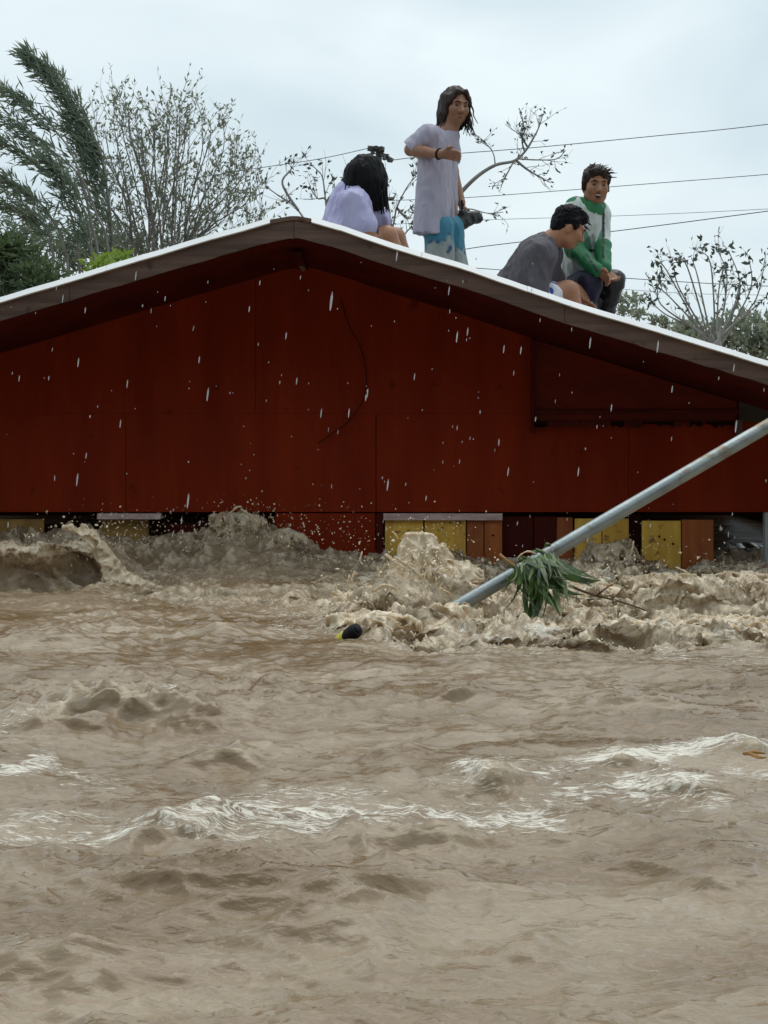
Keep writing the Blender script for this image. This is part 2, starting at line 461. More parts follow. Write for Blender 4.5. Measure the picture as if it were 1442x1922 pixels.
    N_ = lambda v: np.clip(1-np.abs(v), 0, 1)
    q1 = 1-np.abs(pn2(wx*2.3+7, wy*2.2+1)); q2 = 1-np.abs(pn2(wx*5.2+3, wy*4.6)); q3 = 1-np.abs(pn2(wx*11+6, wy*9+2)); q4 = 1-np.abs(pn2(wx*23, wy*19+8)); q5 = 1-np.abs(pn2(wx*47+2, wy*34+8))
    q1, q2, q3, q4, q5 = [np.clip(v, 0, 1) for v in (q1, q2, q3, q4, q5)]
    lf = onwater(1035, 1168); calm = np.exp(-((X-lf.x)/.20)**2-((Y-lf.y)/.25)**2)
    amp = tb*(.85+.40*right)*(1-.65*calm)
    H = 0.050*(q1**2-.45) + 0.055*(q2**2-.45) + 0.050*(.55-q3) + .026*(q3**3-.45) + 0.050*(.55-q4) + .030*(q4**3-.4) + .020*(.5-q5)
    Z += amp*H
    DY -= amp*0.07*(pn2(wx*4.5+31, wy*4.0)+.5*pn2(wx*10, wy*9+14)) + amp*.05*(q2**3)
    DX += amp*0.06*(pn2(wx*4.5, wy*4.0+71)+.6*pn2(wx*10+9, wy*9))
    aer = np.maximum(aer, tb*(.75+.2*right)*smoothstep(.30, .62, .35*q2+.35*(1-q3)+.35*(1-q4)))
    foam = np.maximum(foam, tb*(.60+.15*right)*smoothstep(.30, .75, np.abs(pn2(wx*8+50, wy*7))+.35*(1-q4)))
    # splash mound at the foot of the pole
    c = onwater(775, 1150)
    mo = np.exp(-((X-c.x)/.23)**2-((Y-c.y)/.26)**2)
    Z += mo*(.06+.10*q2**2+.05*q3**2); aer = np.maximum(aer, .95*smoothstep(.2, .7, mo)); foam = np.maximum(foam, .5*mo)
    for (px, py, rx, ry, A) in [(1250, 1135, .17, .25, .06), (1390, 1125, .12, .2, .05), (1130, 1125, .14, .2, .03), (1010, 1125, .1, .1, .02)]:
        c = onwater(px, py); g = np.exp(-((X-c.x)/rx)**2-((Y-c.y)/ry)**2)
        Z += A*g*(.6+.7*q3); aer = np.maximum(aer, .8*smoothstep(.2, .8, g))
    # the curling wave at the left
    cx0, cx1 = onwater(-260, 1090).x, onwater(222, 1090).x
    cu = smoothstep(cx0-.3, cx0+.2, X)*smoothstep(cx1+.10, cx1-.16, X)
    Yc = 8.62 + .10*pn2(X*2.3+1.5, X*0+2.2) + .10*np.exp(-((X-cx1+.1)/.12)**2)
    u = (Y-Yc)/np.where(Y < Yc, .24, .40)
    g = np.exp(-u*u)*cu
    lip = 1 + .35*pn2(X*6, X*0+4.4) + .2*pn2(X*17, X*0+1.4)
    Z += .175*g*(1+.18*pn2(X*3.5+9, X*0)); DY -= .40*g*g*lip
    Z -= .05*np.exp(-((Y-Yc+.33)/.2)**2)*cu
    aer = np.maximum(aer, .75*smoothstep(.55, .95, g)); aer = aer*(1-.7*cu*np.exp(-((Y-Yc+.24)/.10)**2))
    foam = np.maximum(foam, .5*smoothstep(.93, 1.0, g))
    Z *= fade; DX *= fade; DY *= fade
    keep = smoothstep(9.35, 9.52, Y)
    DY *= 1-keep
    V = np.stack([X+DX, Y+DY, Z], -1).reshape(-1, 3)
    ny, nx = X.shape
    idx = np.arange(nx*ny, dtype=np.int32).reshape(ny, nx)
    Q = np.stack([idx[:-1, :-1], idx[:-1, 1:], idx[1:, 1:], idx[1:, :-1]], -1).reshape(-1, 4)
    me = np_mesh('water', V, Q)
    attr_f(me, 'foam', np.clip(foam*fade, 0, 1).ravel()); attr_f(me, 'aer', np.clip(aer*fade, 0, 1).ravel())
    o = link('water', me, M['water'])
    tag(o, 'muddy brown flood water with foam streaks', kind='structure')
    global water_xyz; water_xyz = (xs, ys, np.stack([X+DX, Y+DY, Z], -1), tb, right)
    return o
water = build_water()
# ---------------------------------------------------------------- surface nets for organic shapes
class Field:
    """a signed distance field on a grid; smooth unions of capsules and ellipsoids"""
    def __init__(s, lo, hi, h):
        s.lo = np.array(lo, np.float32); s.h = h
        s.n = np.maximum(np.ceil((np.array(hi)-np.array(lo))/h).astype(int)+1, 4)
        s.D = np.full(s.n, 0.25, np.float32)
    def _sub(s, a, b):
        i0 = np.clip(np.floor((np.array(a)-s.lo)/s.h).astype(int), 0, s.n-1)
        i1 = np.clip(np.ceil((np.array(b)-s.lo)/s.h).astype(int)+1, 1, s.n)
        sl = tuple(slice(p, q) for p, q in zip(i0, i1))
        ax = [s.lo[k]+s.h*np.arange(i0[k], i1[k], dtype=np.float32) for k in range(3)]
        return sl, np.meshgrid(*ax, indexing='ij')
    def _put(s, sl, d, k, mode):
        a = s.D[sl]
        if mode < 0:
            d = -d
            if k > 0:
                hh = np.maximum(k-np.abs(a-d), 0)/k; s.D[sl] = np.maximum(a, d)+hh*hh*k*.25
            else: s.D[sl] = np.maximum(a, d)
        else:
            if k > 0:
                hh = np.maximum(k-np.abs(a-d), 0)/k; s.D[sl] = np.minimum(a, d)-hh*hh*k*.25
            else: s.D[sl] = np.minimum(a, d)
    def cap(s, p0, r0, p1=None, r1=None, k=.02, mode=1):
        p0 = np.array(p0, np.float32); p1 = p0+1e-4 if p1 is None else np.array(p1, np.float32)
        r1 = r0 if r1 is None else r1
        m = max(r0, r1)+.06
        sl, (x, y, z) = s._sub(np.minimum(p0, p1)-m, np.maximum(p0, p1)+m)
        d = p1-p0; dd = float(d@d)+1e-9
        t = np.clip(((x-p0[0])*d[0]+(y-p0[1])*d[1]+(z-p0[2])*d[2])/dd, 0, 1)
        q = np.sqrt((x-p0[0]-t*d[0])**2+(y-p0[1]-t*d[1])**2+(z-p0[2]-t*d[2])**2)-(r0+(r1-r0)*t)
        s._put(sl, q, k, mode); return s
    def chain(s, pts, rs, k=.02):
        for i in range(len(pts)-1): s.cap(pts[i], rs[i], pts[i+1], rs[i+1], k if i == 0 else min(k, .015))
        return s
    def ell(s, c, r, R=None, k=.02, mode=1):
        c = np.array(c, np.float32); r = np.array(r, np.float32)
        m = float(r.max())+.06
        sl, (x, y, z) = s._sub(c-m, c+m)
        x = x-c[0]; y = y-c[1]; z = z-c[2]
        if R is not None:   # rows of R are the local axes
            x, y, z = (R[0][0]*x+R[0][1]*y+R[0][2]*z, R[1][0]*x+R[1][1]*y+R[1][2]*z, R[2][0]*x+R[2][1]*y+R[2][2]*z)
        k0 = np.sqrt((x/r[0])**2+(y/r[1])**2+(z/r[2])**2)
        k1 = np.sqrt((x/r[0]**2)**2+(y/r[1]**2)**2+(z/r[2]**2)**2)+1e-6
        s._put(sl, k0*(k0-1)/k1, k, mode); return s
    def plane(s, p, nrm, k=.0, mode=-1):
        """cut away what lies on the nrm side of the plane"""
        sl, (x, y, z) = s._sub(s.lo, s.lo+s.h*s.n)
        nrm = np.array(nrm, float); nrm /= np.linalg.norm(nrm)
        d = (x-p[0])*nrm[0]+(y-p[1])*nrm[1]+(z-p[2])*nrm[2]
        s._put(sl, -d, k, -1); return s
    def grid(s):
        return s._sub(s.lo, s.lo+s.h*s.n)[1]
    def warp(s, fn):
        x, y, z = s.grid()
        near = np.abs(s.D) < .06
        d = np.zeros_like(s.D); d[near] = fn(x[near], y[near], z[near]); s.D += d; return s
    def mesh(s):
        D = s.D.copy()
        for ax in range(3):
            sl = [slice(None)]*3
            for e in (0, -1):
                sl[ax] = e; D[tuple(sl)] = np.maximum(D[tuple(sl)], 1e-3)
        ins = D < 0
        c = np.zeros(np.array(D.shape)-1, np.int8)
        offs = [(i, j, k) for i in (0, 1) for j in (0, 1) for k in (0, 1)]
        sh = c.shape
        cut = lambda A, o: A[o[0]:o[0]+sh[0], o[1]:o[1]+sh[1], o[2]:o[2]+sh[2]]
        for o in offs: c += cut(ins, o)
        act = (c > 0) & (c < 8)
        ijk = np.argwhere(act)
        vid = np.full(sh, -1, np.int64); vid[act] = np.arange(len(ijk))
        acc = np.zeros((len(ijk), 3), np.float64); cnt = np.zeros(len(ijk))
        for a in offs:
            for ax in range(3):
                if a[ax]: continue
                b = list(a); b[ax] = 1
                da = D[ijk[:, 0]+a[0], ijk[:, 1]+a[1], ijk[:, 2]+a[2]]; db = D[ijk[:, 0]+b[0], ijk[:, 1]+b[1], ijk[:, 2]+b[2]]
                cr = (da < 0) != (db < 0)
                t = np.where(cr, da/np.where(cr, da-db, 1), 0)
                p = np.tile(np.array(a, float), (len(ijk), 1)); p[:, ax] = t
                acc[cr] += p[cr]; cnt[cr] += 1
        V = s.lo+s.h*(ijk+acc/np.maximum(cnt, 1)[:, None])
        Q = []
        for ax in range(3):
            o1, o2 = (ax+1) % 3, (ax+2) % 3
            A = np.take(ins, range(0, D.shape[ax]-1), ax); B = np.take(ins, range(1, D.shape[ax]), ax)
            e = np.argwhere(A != B)
            e = e[(e[:, o1] > 0) & (e[:, o2] > 0) & (e[:, o1] < sh[o1]) & (e[:, o2] < sh[o2])]
            fl = A[e[:, 0], e[:, 1], e[:, 2]]
            def vv(d1, d2):
                g = e.copy(); g[:, o1] -= d1; g[:, o2] -= d2
                return vid[g[:, 0], g[:, 1], g[:, 2]]
            q = np.stack([vv(1, 1), vv(0, 1), vv(0, 0), vv(1, 0)], 1)
            q[~fl] = q[~fl][:, ::-1]
            Q.append(q)
        return V, np.concatenate(Q)
    def obj(s, name, material, parent=None, origin=None, colour=None):
        V, Q = s.mesh()
        if colour is not None: C = colour(V)
        if origin is not None: V = V-np.array(origin)
        me = np_mesh(name, V, Q)
        if colour is not None: attr_c(me, 'tint', C)
        return link(name, me, material, parent)

# ---------------------------------------------------------------- the house
ROOF_Y, WALL_Y, BACK_Y = 8.6, 9.6, 10.3
EDGE = [(-520, 706), (-250, 632), (0, 560), (130, 521), (260, 482), (400, 441), (505, 411), (545, 404), (560, 404), (582, 408), (640, 425), (740, 459), (860, 494),
        (960, 528), (1060, 563), (1200, 605), (1330, 645), (1442, 679), (1800, 792)]
EX = np.array([W(a, b, ROOF_Y).x for a, b in EDGE]); EZ = np.array([W(a, b, ROOF_Y).z for a, b in EDGE])
RIDGE_X = W(552, 404, ROOF_Y).x
def edge_z(x): return float(np.interp(x, EX, EZ))
def roof_drop(y): return 0.02 + 0.12*float(np.clip((y-8.75)/.6, 0, 1))     # the old roof sags behind its front edge
def roof_z(x, y): return edge_z(x) - (roof_drop(y) if y < BACK_Y else 0.47)

house = empty('house', (0, WALL_Y, 0), 'red plywood house flooded up to its window sills, low gable roof', 'house')
HO = (0, WALL_Y, 0)
def under_roof(x, y):
    m_ = (edge_z(x+.05)-edge_z(x-.05))/.1
    return (x, y, roof_z(x, y)+.004), (m_, 0, -1)
def hbuild(mb, name, m, parent=None, smooth=False):
    o = mb.build(name, M[m], parent or house, origin=HO, smooth=smooth); return o

def px_wall(px): return (px-CX)*WALL_Y/F
def pz_wall(py): return CAM_H+(HY-py)*WALL_Y/F

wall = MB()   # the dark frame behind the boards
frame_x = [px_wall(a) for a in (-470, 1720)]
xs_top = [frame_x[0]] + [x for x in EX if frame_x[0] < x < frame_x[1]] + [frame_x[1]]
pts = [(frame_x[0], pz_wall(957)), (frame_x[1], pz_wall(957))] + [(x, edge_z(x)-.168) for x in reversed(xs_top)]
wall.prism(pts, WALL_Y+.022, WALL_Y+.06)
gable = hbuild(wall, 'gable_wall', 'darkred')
# plywood panels of the gable: column breaks, row break
def panel(x0, x1, zb, zt, t0=0.0, name='panel', m='red', parent=gable, th=.02):
    """zt None: the panel runs up under the roof"""
    mb = MB()
    if zt is None:
        xx = [x0]+[x for x in EX if x0 < x < x1]+[x1]
        pts = [(x0, zb), (x1, zb)]+[(x, edge_z(x)-.169) for x in reversed(xx)]
    else: pts = [(x0, zb), (x1, zb), (x1, zt), (x0, zt)]
    mb.prism(pts, WALL_Y+t0, WALL_Y+t0+th)
    return hbuild(mb, name, m, parent)
g = .0012
zrow = pz_wall(776)
zbase = pz_wall(961)
cols_low = [-470, 236, 706, 1180, 1720]
for i, (a, b) in enumerate(zip(cols_low[:-1], cols_low[1:])):
    gl = .0022 if a == 706 else g; gr = .0022 if b == 706 else g
    panel(px_wall(a)+gl, px_wall(b)-gr, zbase, zrow-.0008, t0=[.0, .0016, .0, .0012][i])
cols_up = [-470, -20, 480, 1000, 1720]
for i, (a, b) in enumerate(zip(cols_up[:-1], cols_up[1:])):
    panel(px_wall(a)+g, px_wall(b)-g, zrow+.0008, None, t0=[.001, .002, .0, .0015][i])

# the boarded-over opening at the right, a box proud of the wall with a torn lower edge
ob = MB()
ob.prism([(px_wall(1000), pz_wall(790)), (px_wall(1380), pz_wall(790)), (px_wall(1380), edge_z(px_wall(1380))-.175), (px_wall(1000), edge_z(px_wall(1000))-.175)], WALL_Y-.035, WALL_Y-.004)
box = hbuild(ob, 'shutter', 'maroonbox'); tag(box, 'dark boarded-over shutter with torn lower edge')
rng = random.Random(5)
for i in range(13):     # torn plywood along the lower edge
    x0 = px_wall(1000+i*29.2); x1 = px_wall(1000+(i+1)*29.2-rng.uniform(0, 5))
    mb = MB(); zt = pz_wall(791)
    pts = [(x0, zt)]
    for k in range(4): pts.append((x0+(x1-x0)*k/3, zt-rng.uniform(.012, .036)))
    pts.append((x1, zt))
    mb.prism(pts, WALL_Y-.05, WALL_Y-.038)
    hbuild(mb, 'torn_strip', 'darkred' if rng.random() < .3 else 'wood', box)
mb = MB(); mb.box(px_wall(997), px_wall(1001), WALL_Y-.06, WALL_Y-.002, pz_wall(812), pz_wall(640)); hbuild(mb, 'batten', 'darkred', box)
mb = MB(); mb.box(px_wall(1000), px_wall(1384), WALL_Y-.055, WALL_Y-.036, pz_wall(776), pz_wall(770)); hbuild(mb, 'batten', 'darkred', box)
mb = MB(); mb.box(px_wall(1378), px_wall(1390), WALL_Y-.06, WALL_Y-.04, pz_wall(820), pz_wall(788)); hbuild(mb, 'torn_strip', 'barge', box)
# solid box beside it; the darkness of an opening is put into its colour
mb = MB(); mb.box(px_wall(1386), px_wall(1560), WALL_Y-.02, WALL_Y-.004, pz_wall(792), pz_wall(742)); hbuild(mb, 'opening_dark_box', 'opening_dark')
mb = MB(); mb.box(px_wall(1424), px_wall(1436), WALL_Y-.05, WALL_Y-.02, pz_wall(739), pz_wall(724)); hbuild(mb, 'bracket', 'pink')

# the band under the gable: boards, posts and sills; the back sheet stands behind them
def strip(name, m, a, b, t, bt, y0, th=.03, parent=None):
    mb = MB(); mb.box(px_wall(a), px_wall(b), WALL_Y+y0, WALL_Y+y0+th, pz_wall(bt), pz_wall(t))
    return hbuild(mb, name, m, parent)
LOW = 1330
strip('panel', 'red', 517, 704.5, 963.5, LOW, .004, parent=gable)
strip('trim', 'darkred', 706.5, 719, 963.5, LOW, -.004, parent=gable)
strip('sill', 'pink', 720, 943, 963.5, 976, -.022, .06)
strip('sill', 'pink', 184, 303, 963.5, 974, -.03, .07)
strip('lintel', 'wood', -470, 1720, 958, 968, .064, .05)
strip('board', 'yellow', 723, 794.5, 977, LOW, .012)
strip('board', 'yellow', 797.5, 874.5, 977, LOW, .010)
strip('board', 'orange', 877, 908, 977, LOW, .006)
strip('board', 'orange', 910, 943, 977, LOW, .009)
strip('board', 'darkred', 945, 1002, 970, LOW, .05)
strip('board', 'darkred', 1004, 1045, 970, LOW, .045)
strip('board', 'orange', 1047, 1077, 972, LOW, .052)
strip('board', 'yellow', 1080, 1130, 974, LOW, .014)
strip('board', 'yellow', 1132, 1181, 974, LOW, .011)
strip('post', 'wood', 1182.5, 1204, 966, LOW, .02, .06)
strip('board', 'yellow', 1206, 1279, 978, LOW, .012)
strip('board', 'orange', 1281.5, 1340, 976, LOW, .010)
strip('post', 'greypost', 1436, 1456, 962, LOW, -.01, .06)
strip('board', 'red', 1457, 1720, 962, LOW, .03)
strip('board', 'dimyellow', 188, 277, 976, LOW, .05)
strip('post', 'wood', 279, 303, 970, LOW, .02, .06)
strip('board', 'darkred', 305, 372, 985, LOW, .09)
strip('board', 'darkred', 374, 440, 980, LOW, .095)
strip('board', 'darkred', 442, 516, 970, LOW, .06)
strip('post', 'wood', 80, 186, 985, LOW, .08)
strip('board', 'dimyellow', -20, 78, 976, LOW, .06)
strip('board', 'darkred', -470, -22, 970, LOW, .06)
# nail heads and knots read as small dark dots: real round nail heads on the yellow boards
for (a, b) in [(762, 1000), (830, 990), (1100, 1005), (1236, 1006), (1262, 1020), (1246, 1012), (1094, 1014), (925, 1004)]:
    mb = MB(); c = W(a, b, WALL_Y+.04)
    mb.tube([(c.x, WALL_Y+.003, c.z), (c.x, WALL_Y+.03, c.z)], .006, 8); hbuild(mb, 'nail', 'wood')
# side and back walls keep the inside dark
for a in (-468, 1690):
    mb = MB(); x = px_wall(a); mb.box(x, x+.06, WALL_Y+.1, 14.29, -1.6, edge_z(x+.06)-.55); hbuild(mb, 'side_wall', 'darkred')
bx0, bx1 = px_wall(-468), px_wall(1712); bxx = [bx0]+[x for x in EX if bx0 < x < bx1]+[bx1]
mb = MB(); mb.prism([(bx0, -1.6), (bx1, -1.6)]+[(x, edge_z(x)-.52) for x in reversed(bxx)], 14.3, 14.36); hbuild(mb, 'back_wall', 'darkred')

# roof: corrugated sheets on both slopes, front part and a lower rear part
def corrugated(name, xa, xb, y0, y1, zf, parent):
    xx = [xa]+[x for x in EX if xa < x < xb]+[xb]
    yy = np.arange(y0, y1+1e-6, .019)
    V = []; nx = len(xx)
    for y in yy:
        r = .009*math.sin(y*2*math.pi/.076)
        for x in xx: V.append((x, y-WALL_Y, zf(x, y)+r))
    Q = []
    for j in range(len(yy)-1):
        for i in range(nx-1): Q.append((j*nx+i, j*nx+i+1, (j+1)*nx+i+1, (j+1)*nx+i))
    me = np_mesh(name, np.array(V), np.array(Q)); o = link(name, me, M['roof'], parent)
    return o
roof = MB()    # ridge cap
rp = []
for y in np.arange(8.9, 10.28, .1):
    rp.append((RIDGE_X, y, roof_z(RIDGE_X, y)-.03))
roof.tube(rp, .022, 8)
ridge = hbuild(roof, 'roof', 'roof', smooth=True)
for (xa, xb) in ((EX[0], RIDGE_X), (RIDGE_X, EX[-1])):
    for (y0, y1) in ((8.605, 9.44), (9.44, 10.275)):
        corrugated('roof_sheet', xa, xb, y0, y1, lambda x, y: edge_z(x)-roof_drop(y), ridge)
    for y0 in (10.3, 11.7, 13.1):
        corrugated('roof_sheet', xa, xb, y0, y0+1.4, lambda x, y: edge_z(x)-.47-.006, ridge)
# step between the two roofs
st = MB(); xx = list(EX)
pts = [(x, edge_z(x)-.62) for x in xx]+[(x, edge_z(x)-.175) for x in reversed(xx)]
st.prism(pts, 10.28, 10.295); hbuild(st, 'roof_step_board', 'wood')

def along(xs, off0, off1, y0, y1, jit=0.0, seed=1):
    r = random.Random(seed); lo = []; hi = []
    for x in xs:
        z = edge_z(x); hi.append((x, z-off0)); lo.append((x, z-off1+r.uniform(-jit, jit)))
    return lo+hi[::-1]
def sampled(xa, xb, step=.09):
    n = max(2, int((xb-xa)/step)); s = sorted(set([xa, xb]+[xa+(xb-xa)*i/n for i in range(n+1)]+[x for x in EX if xa < x < xb])); return s
# barge boards (two a side), white drip edge above them
ms = [(-520, 130, 'barge'), (130.6, 551.5, 'barge'), (552.5, 1060, 'barge'), (1060.8, 1800, 'barge')]
for i, (a, b, m) in enumerate(ms):
    xa, xb = W(a, 0, ROOF_Y).x, W(b, 0, ROOF_Y).x
    mb = MB(); mb.prism(along(sampled(xa, xb), .020, .112, 0, 0, .0025, i), ROOF_Y+.004+.002*(i % 2), ROOF_Y+.034)
    hbuild(mb, 'barge_board', m, ridge)
for i, (a, b) in enumerate([(-520, 200), (200.5, 507), (585, 990), (990.5, 1800)]):
    xa, xb = W(a, 0, ROOF_Y).x, W(b, 0, ROOF_Y).x
    mb = MB(); ss = sampled(xa, xb, .12); rr_ = random.Random(i+9); V = []; Fs = []
    for x in ss:        # rolled edge: a sloping front face that looks up at the sky
        z = edge_z(x); j_ = rr_.uniform(-.002, .002)
        V += [(x, ROOF_Y-.022, z-.022+j_), (x, ROOF_Y+.002, z+.006+j_), (x, ROOF_Y+.06, z+.003), (x, ROOF_Y+.06, z-.016), (x, ROOF_Y-.004, z-.026+j_)]
    for k in range(len(ss)-1):
        for q in range(5): Fs.append((k*5+q, k*5+(q+1) % 5, k*5+5+(q+1) % 5, k*5+5+q))
    Fs += [(0, 1, 2, 3, 4), tuple(len(V)-1-q for q in range(5))]
    mb.add(V, Fs)
    hbuild(mb, 'drip_edge', 'flash', ridge)
mb = MB(); xa, xb = W(507.5, 0, ROOF_Y).x, W(584.5, 0, ROOF_Y).x
mb.prism(along(sampled(xa, xb, .05), .004, .024, 0, 0), ROOF_Y-.004, ROOF_Y+.05); hbuild(mb, 'ridge_cap', 'barge', ridge)
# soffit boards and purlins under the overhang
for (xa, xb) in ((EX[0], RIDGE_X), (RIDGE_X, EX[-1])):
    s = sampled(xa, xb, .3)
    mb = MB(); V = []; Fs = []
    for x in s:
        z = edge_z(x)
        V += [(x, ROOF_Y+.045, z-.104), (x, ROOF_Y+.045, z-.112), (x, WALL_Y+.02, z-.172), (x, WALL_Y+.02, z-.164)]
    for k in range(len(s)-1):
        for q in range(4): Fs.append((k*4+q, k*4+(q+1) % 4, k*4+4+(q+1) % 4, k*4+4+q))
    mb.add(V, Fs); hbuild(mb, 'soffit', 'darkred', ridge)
mb = MB(); mb.box(RIDGE_X-.025, RIDGE_X+.025, ROOF_Y+.3, WALL_Y+.02, edge_z(RIDGE_X)-.185, edge_z(RIDGE_X)-.150); hbuild(mb, 'ridge_beam', 'darkred', ridge)

# loose cable hanging on the gable
pts = [(640, 560), (655, 610), (676, 650), (688, 700), (682, 750), (655, 790), (622, 815), (598, 832)]
P = [W(a, b, WALL_Y-.03) for a, b in pts]
def spline(P, n=6):
    out = []
    P = [Vector(p) for p in P]
    for i in range(len(P)-1):
        a = P[max(i-1, 0)]; b = P[i]; c = P[i+1]; d = P[min(i+2, len(P)-1)]
        for k in range(n):
            t = k/n
            out.append(.5*((2*b)+(c-a)*t+(2*a-5*b+4*c-d)*t*t+(3*b-a-3*c+d)*t**3))
    out.append(P[-1]); return out
mb = MB(); mb.tube(spline(P), .0035, 6)
o = mb.build('hanging_cable', M['oldcable'], origin=P[0], smooth=True); o.location = P[0]
tag(o, 'thin dark cable dangling in a curve on the red gable', 'cable')

# ---------------------------------------------------------------- unseen two-storey house, added behind the camera to shade the upper gable
M['render'] = mat('grey_render', (0.24, 0.225, 0.205), (0.16, 0.15, 0.135), rough=0.85, scale=(1.5, 1.5, 1.5))
M['glass'] = mat('dark_glass', (0.03, 0.035, 0.04), rough=0.1)
nb = empty('gable_shade_house', (0, -7.2, -1.6), 'unseen grey concrete house added behind the camera to shade the red gable', 'house')
NO = (0, -7.2, -1.6)
mb = MB(); mb.box(-16, 16, -10.5, -4.2, -1.6, 5.6); mb.build('wall', M['render'], nb, origin=NO)
mb = MB(); mb.prism([(-16.6, 5.6), (16.6, 5.6), (15, 6.8), (-15, 6.8)], -11, -3.6); mb.build('roof', M['roof'], nb, origin=NO)
for x in (-14.3, -11.7, -9.1, -6.5, -3.9, -1.3, 1.3, 3.9, 6.5, 9.1, 11.7, 14.3):
    for z in (.4, 2.9):
        mb = MB(); mb.box(x-.55, x+.55, -4.17, -4.14, z, z+1.3); w_ = mb.build('window', M['glass'], nb, origin=NO)
        mb = MB(); mb.box(x-.65, x+.65, -4.19, -4.02, z-.1, z-.02); mb.build('sill', M['render'], w_, origin=NO)
        mb = MB(); mb.box(x-.03, x+.03, -4.135, -4.11, z, z+1.3); mb.build('frame', M['flash'], w_, origin=NO)
# ---------------------------------------------------------------- the leaning pole and what clings to it
M['leaf_wet'] = mat('wet_leaf', (0.075, 0.135, 0.020), (0.016, 0.036, 0.008), rough=0.45, scale=(14, 14, 14))
M['leaf_pale'] = mat('torn_leaf', (0.24, 0.28, 0.11), (0.10, 0.15, 0.045), rough=0.5, scale=(14, 14, 14))
M['twig'] = mat('twig_bark', (0.12, 0.065, 0.035), (0.06, 0.03, 0.018), rough=0.8, scale=(20, 20, 20))
M['straw'] = mat('dry_stalk', (0.45, 0.26, 0.08), (0.28, 0.15, 0.05), rough=0.7)
PB = onwater(862, 1148); PB.y = 7.15
p_lo = W(862, 1137, 6.92); p_hi = W(1442, 799, 7.3)
dirp = (p_hi-p_lo).normalized()
a = p_lo-dirp*.75; b = p_lo+dirp*3.6
pole = empty('fallen_pole', (p_lo.x, p_lo.y, 0), 'grey galvanised steel pole leaning out of the water across the house', 'pole')
PO = (p_lo.x, p_lo.y, 0)
mb = MB(); n = 26
mb.tube([a+(b-a)*i/n for i in range(n+1)], [.0285+.0006*math.sin(i*1.7) for i in range(n+1)], 20); mb.build('pipe', M['steel'], pole, origin=PO, smooth=True)
mb = MB(); c = p_lo+dirp*2.1; mb.tube([c-dirp*.05, c+dirp*.05], .033, 20); mb.build('joint_band', M['steel'], pole, origin=PO, smooth=True)
mb = MB(); mb.tube([b-dirp*.004, b+dirp*.02], [.030, .026], 20); mb.build('end_cap', M['steel'], pole, origin=PO, smooth=True)

rng = random.Random(21)
def blade(P, w, fold=.25):
    """a leaf strip along the points P, width profile, slight fold"""
    V = []; Fs = []; n = len(P)
    for i, p in enumerate(P):
        t = (P[min(i+1, n-1)]-P[max(i-1, 0)]).normalized()
        s = t.cross(Vector((0.25, -1, .2))).normalized()
        u = i/(n-1); ww = w*(math.sin(math.pi*min(1, .12+u*.9))**.7 if u < 1 else .05)
        V += [p-s*ww, p+Vector((0, -1, 0))*ww*fold, p+s*ww]
    for i in range(n-1):
        Fs += [(i*3, i*3+1, i*3+4, i*3+3), (i*3+1, i*3+2, i*3+5, i*3+4)]
    return V, Fs
base = W(1000, 1052, 6.92)
clump = empty('leaf_clump', base, 'clump of torn green leaves caught hanging on the leaning pole', 'leaves')
for i in range(70):
    u = rng.random()
    px0 = 966+70*u; py0 = 1064-24*u+rng.uniform(-6, 10)
    ln = rng.uniform(40, 135)*(1.0-.3*abs(u-.45))
    an = rng.gauss(1.22-.25*u, .22)          # downwards and to the right, a few stray
    if i % 8 == 0: an = rng.uniform(1.5, 2.3); ln *= .6
    P = []; yd = 6.90+rng.uniform(-.03, .02); cv = rng.uniform(-.7, .7); tw = rng.uniform(-.03, .03)
    for k in range(8):
        t = k/7; a2 = an+cv*t
        P.append(W(px0+ln*t*math.cos(a2)+3*math.sin(t*6+i), py0-10*math.sin(t*math.pi)*(1-t)+ln*t*math.sin(a2), yd-.03*math.sin(t*2.5)-.15*t*t+tw*t))
    V, Fs = blade([p-base for p in P], rng.choice((.004, .006, .009, .012, .016)), rng.uniform(-.3, .5))
    mb = MB(); mb.add(V, Fs)
    mb.build('leaf', M['leaf_wet'] if rng.random() < .8 else M['leaf_pale'], clump, smooth=True)
mb = MB()
for i in range(3):
    x = 968+i*30
    c = p_lo+dirp*((W(x, 1060-i*10, 6.98)-p_lo).dot(dirp))
    ring = []
    nrm1 = dirp.orthogonal().normalized(); nrm2 = dirp.cross(nrm1)
    for k in range(15):
        an = k/12*2*math.pi
        ring.append(c+dirp*(.004*k-.02)+(nrm1*math.cos(an)+nrm2*math.sin(an))*(.035+.004*math.sin(k*2.1))-base)
    mb.tube(ring, .006, 6)
mb.build('wrapped_stem', M['leaf_wet'], clump, smooth=True)

P = [W(a, b, 6.95-.002*k) for k, (a, b) in enumerate([(1068, 1098), (1090, 1108), (1120, 1118), (1160, 1128), (1208, 1144), (1240, 1160)])]
mb = MB(); mb.tube(spline([p-P[0] for p in P], 4), [.0065-.0045*i/20 for i in range(21)], 6)
mb.tube([P[2]-P[0], P[2]-P[0]+Vector((.04, -.02, .035)), P[2]-P[0]+Vector((.07, -.02, .05))], [.004, .003, .001], 5)
o = mb.build('floating_twig', M['twig'], smooth=True); o.location = P[0]; tag(o, 'thin brown twig jutting from the foam beside the hanging leaves', 'twig')
P = [W(a, b, 6.9) for a, b in [(938, 1040), (952, 1052), (966, 1062), (985, 1072)]]
mb = MB(); mb.tube([p-P[0] for p in P], [.006, .006, .005, .004], 6)
o = mb.build('dry_stalk', M['straw'], smooth=True); o.location = P[0]; tag(o, 'short straw coloured stalk stuck against the pole above the leaves', 'stalk')

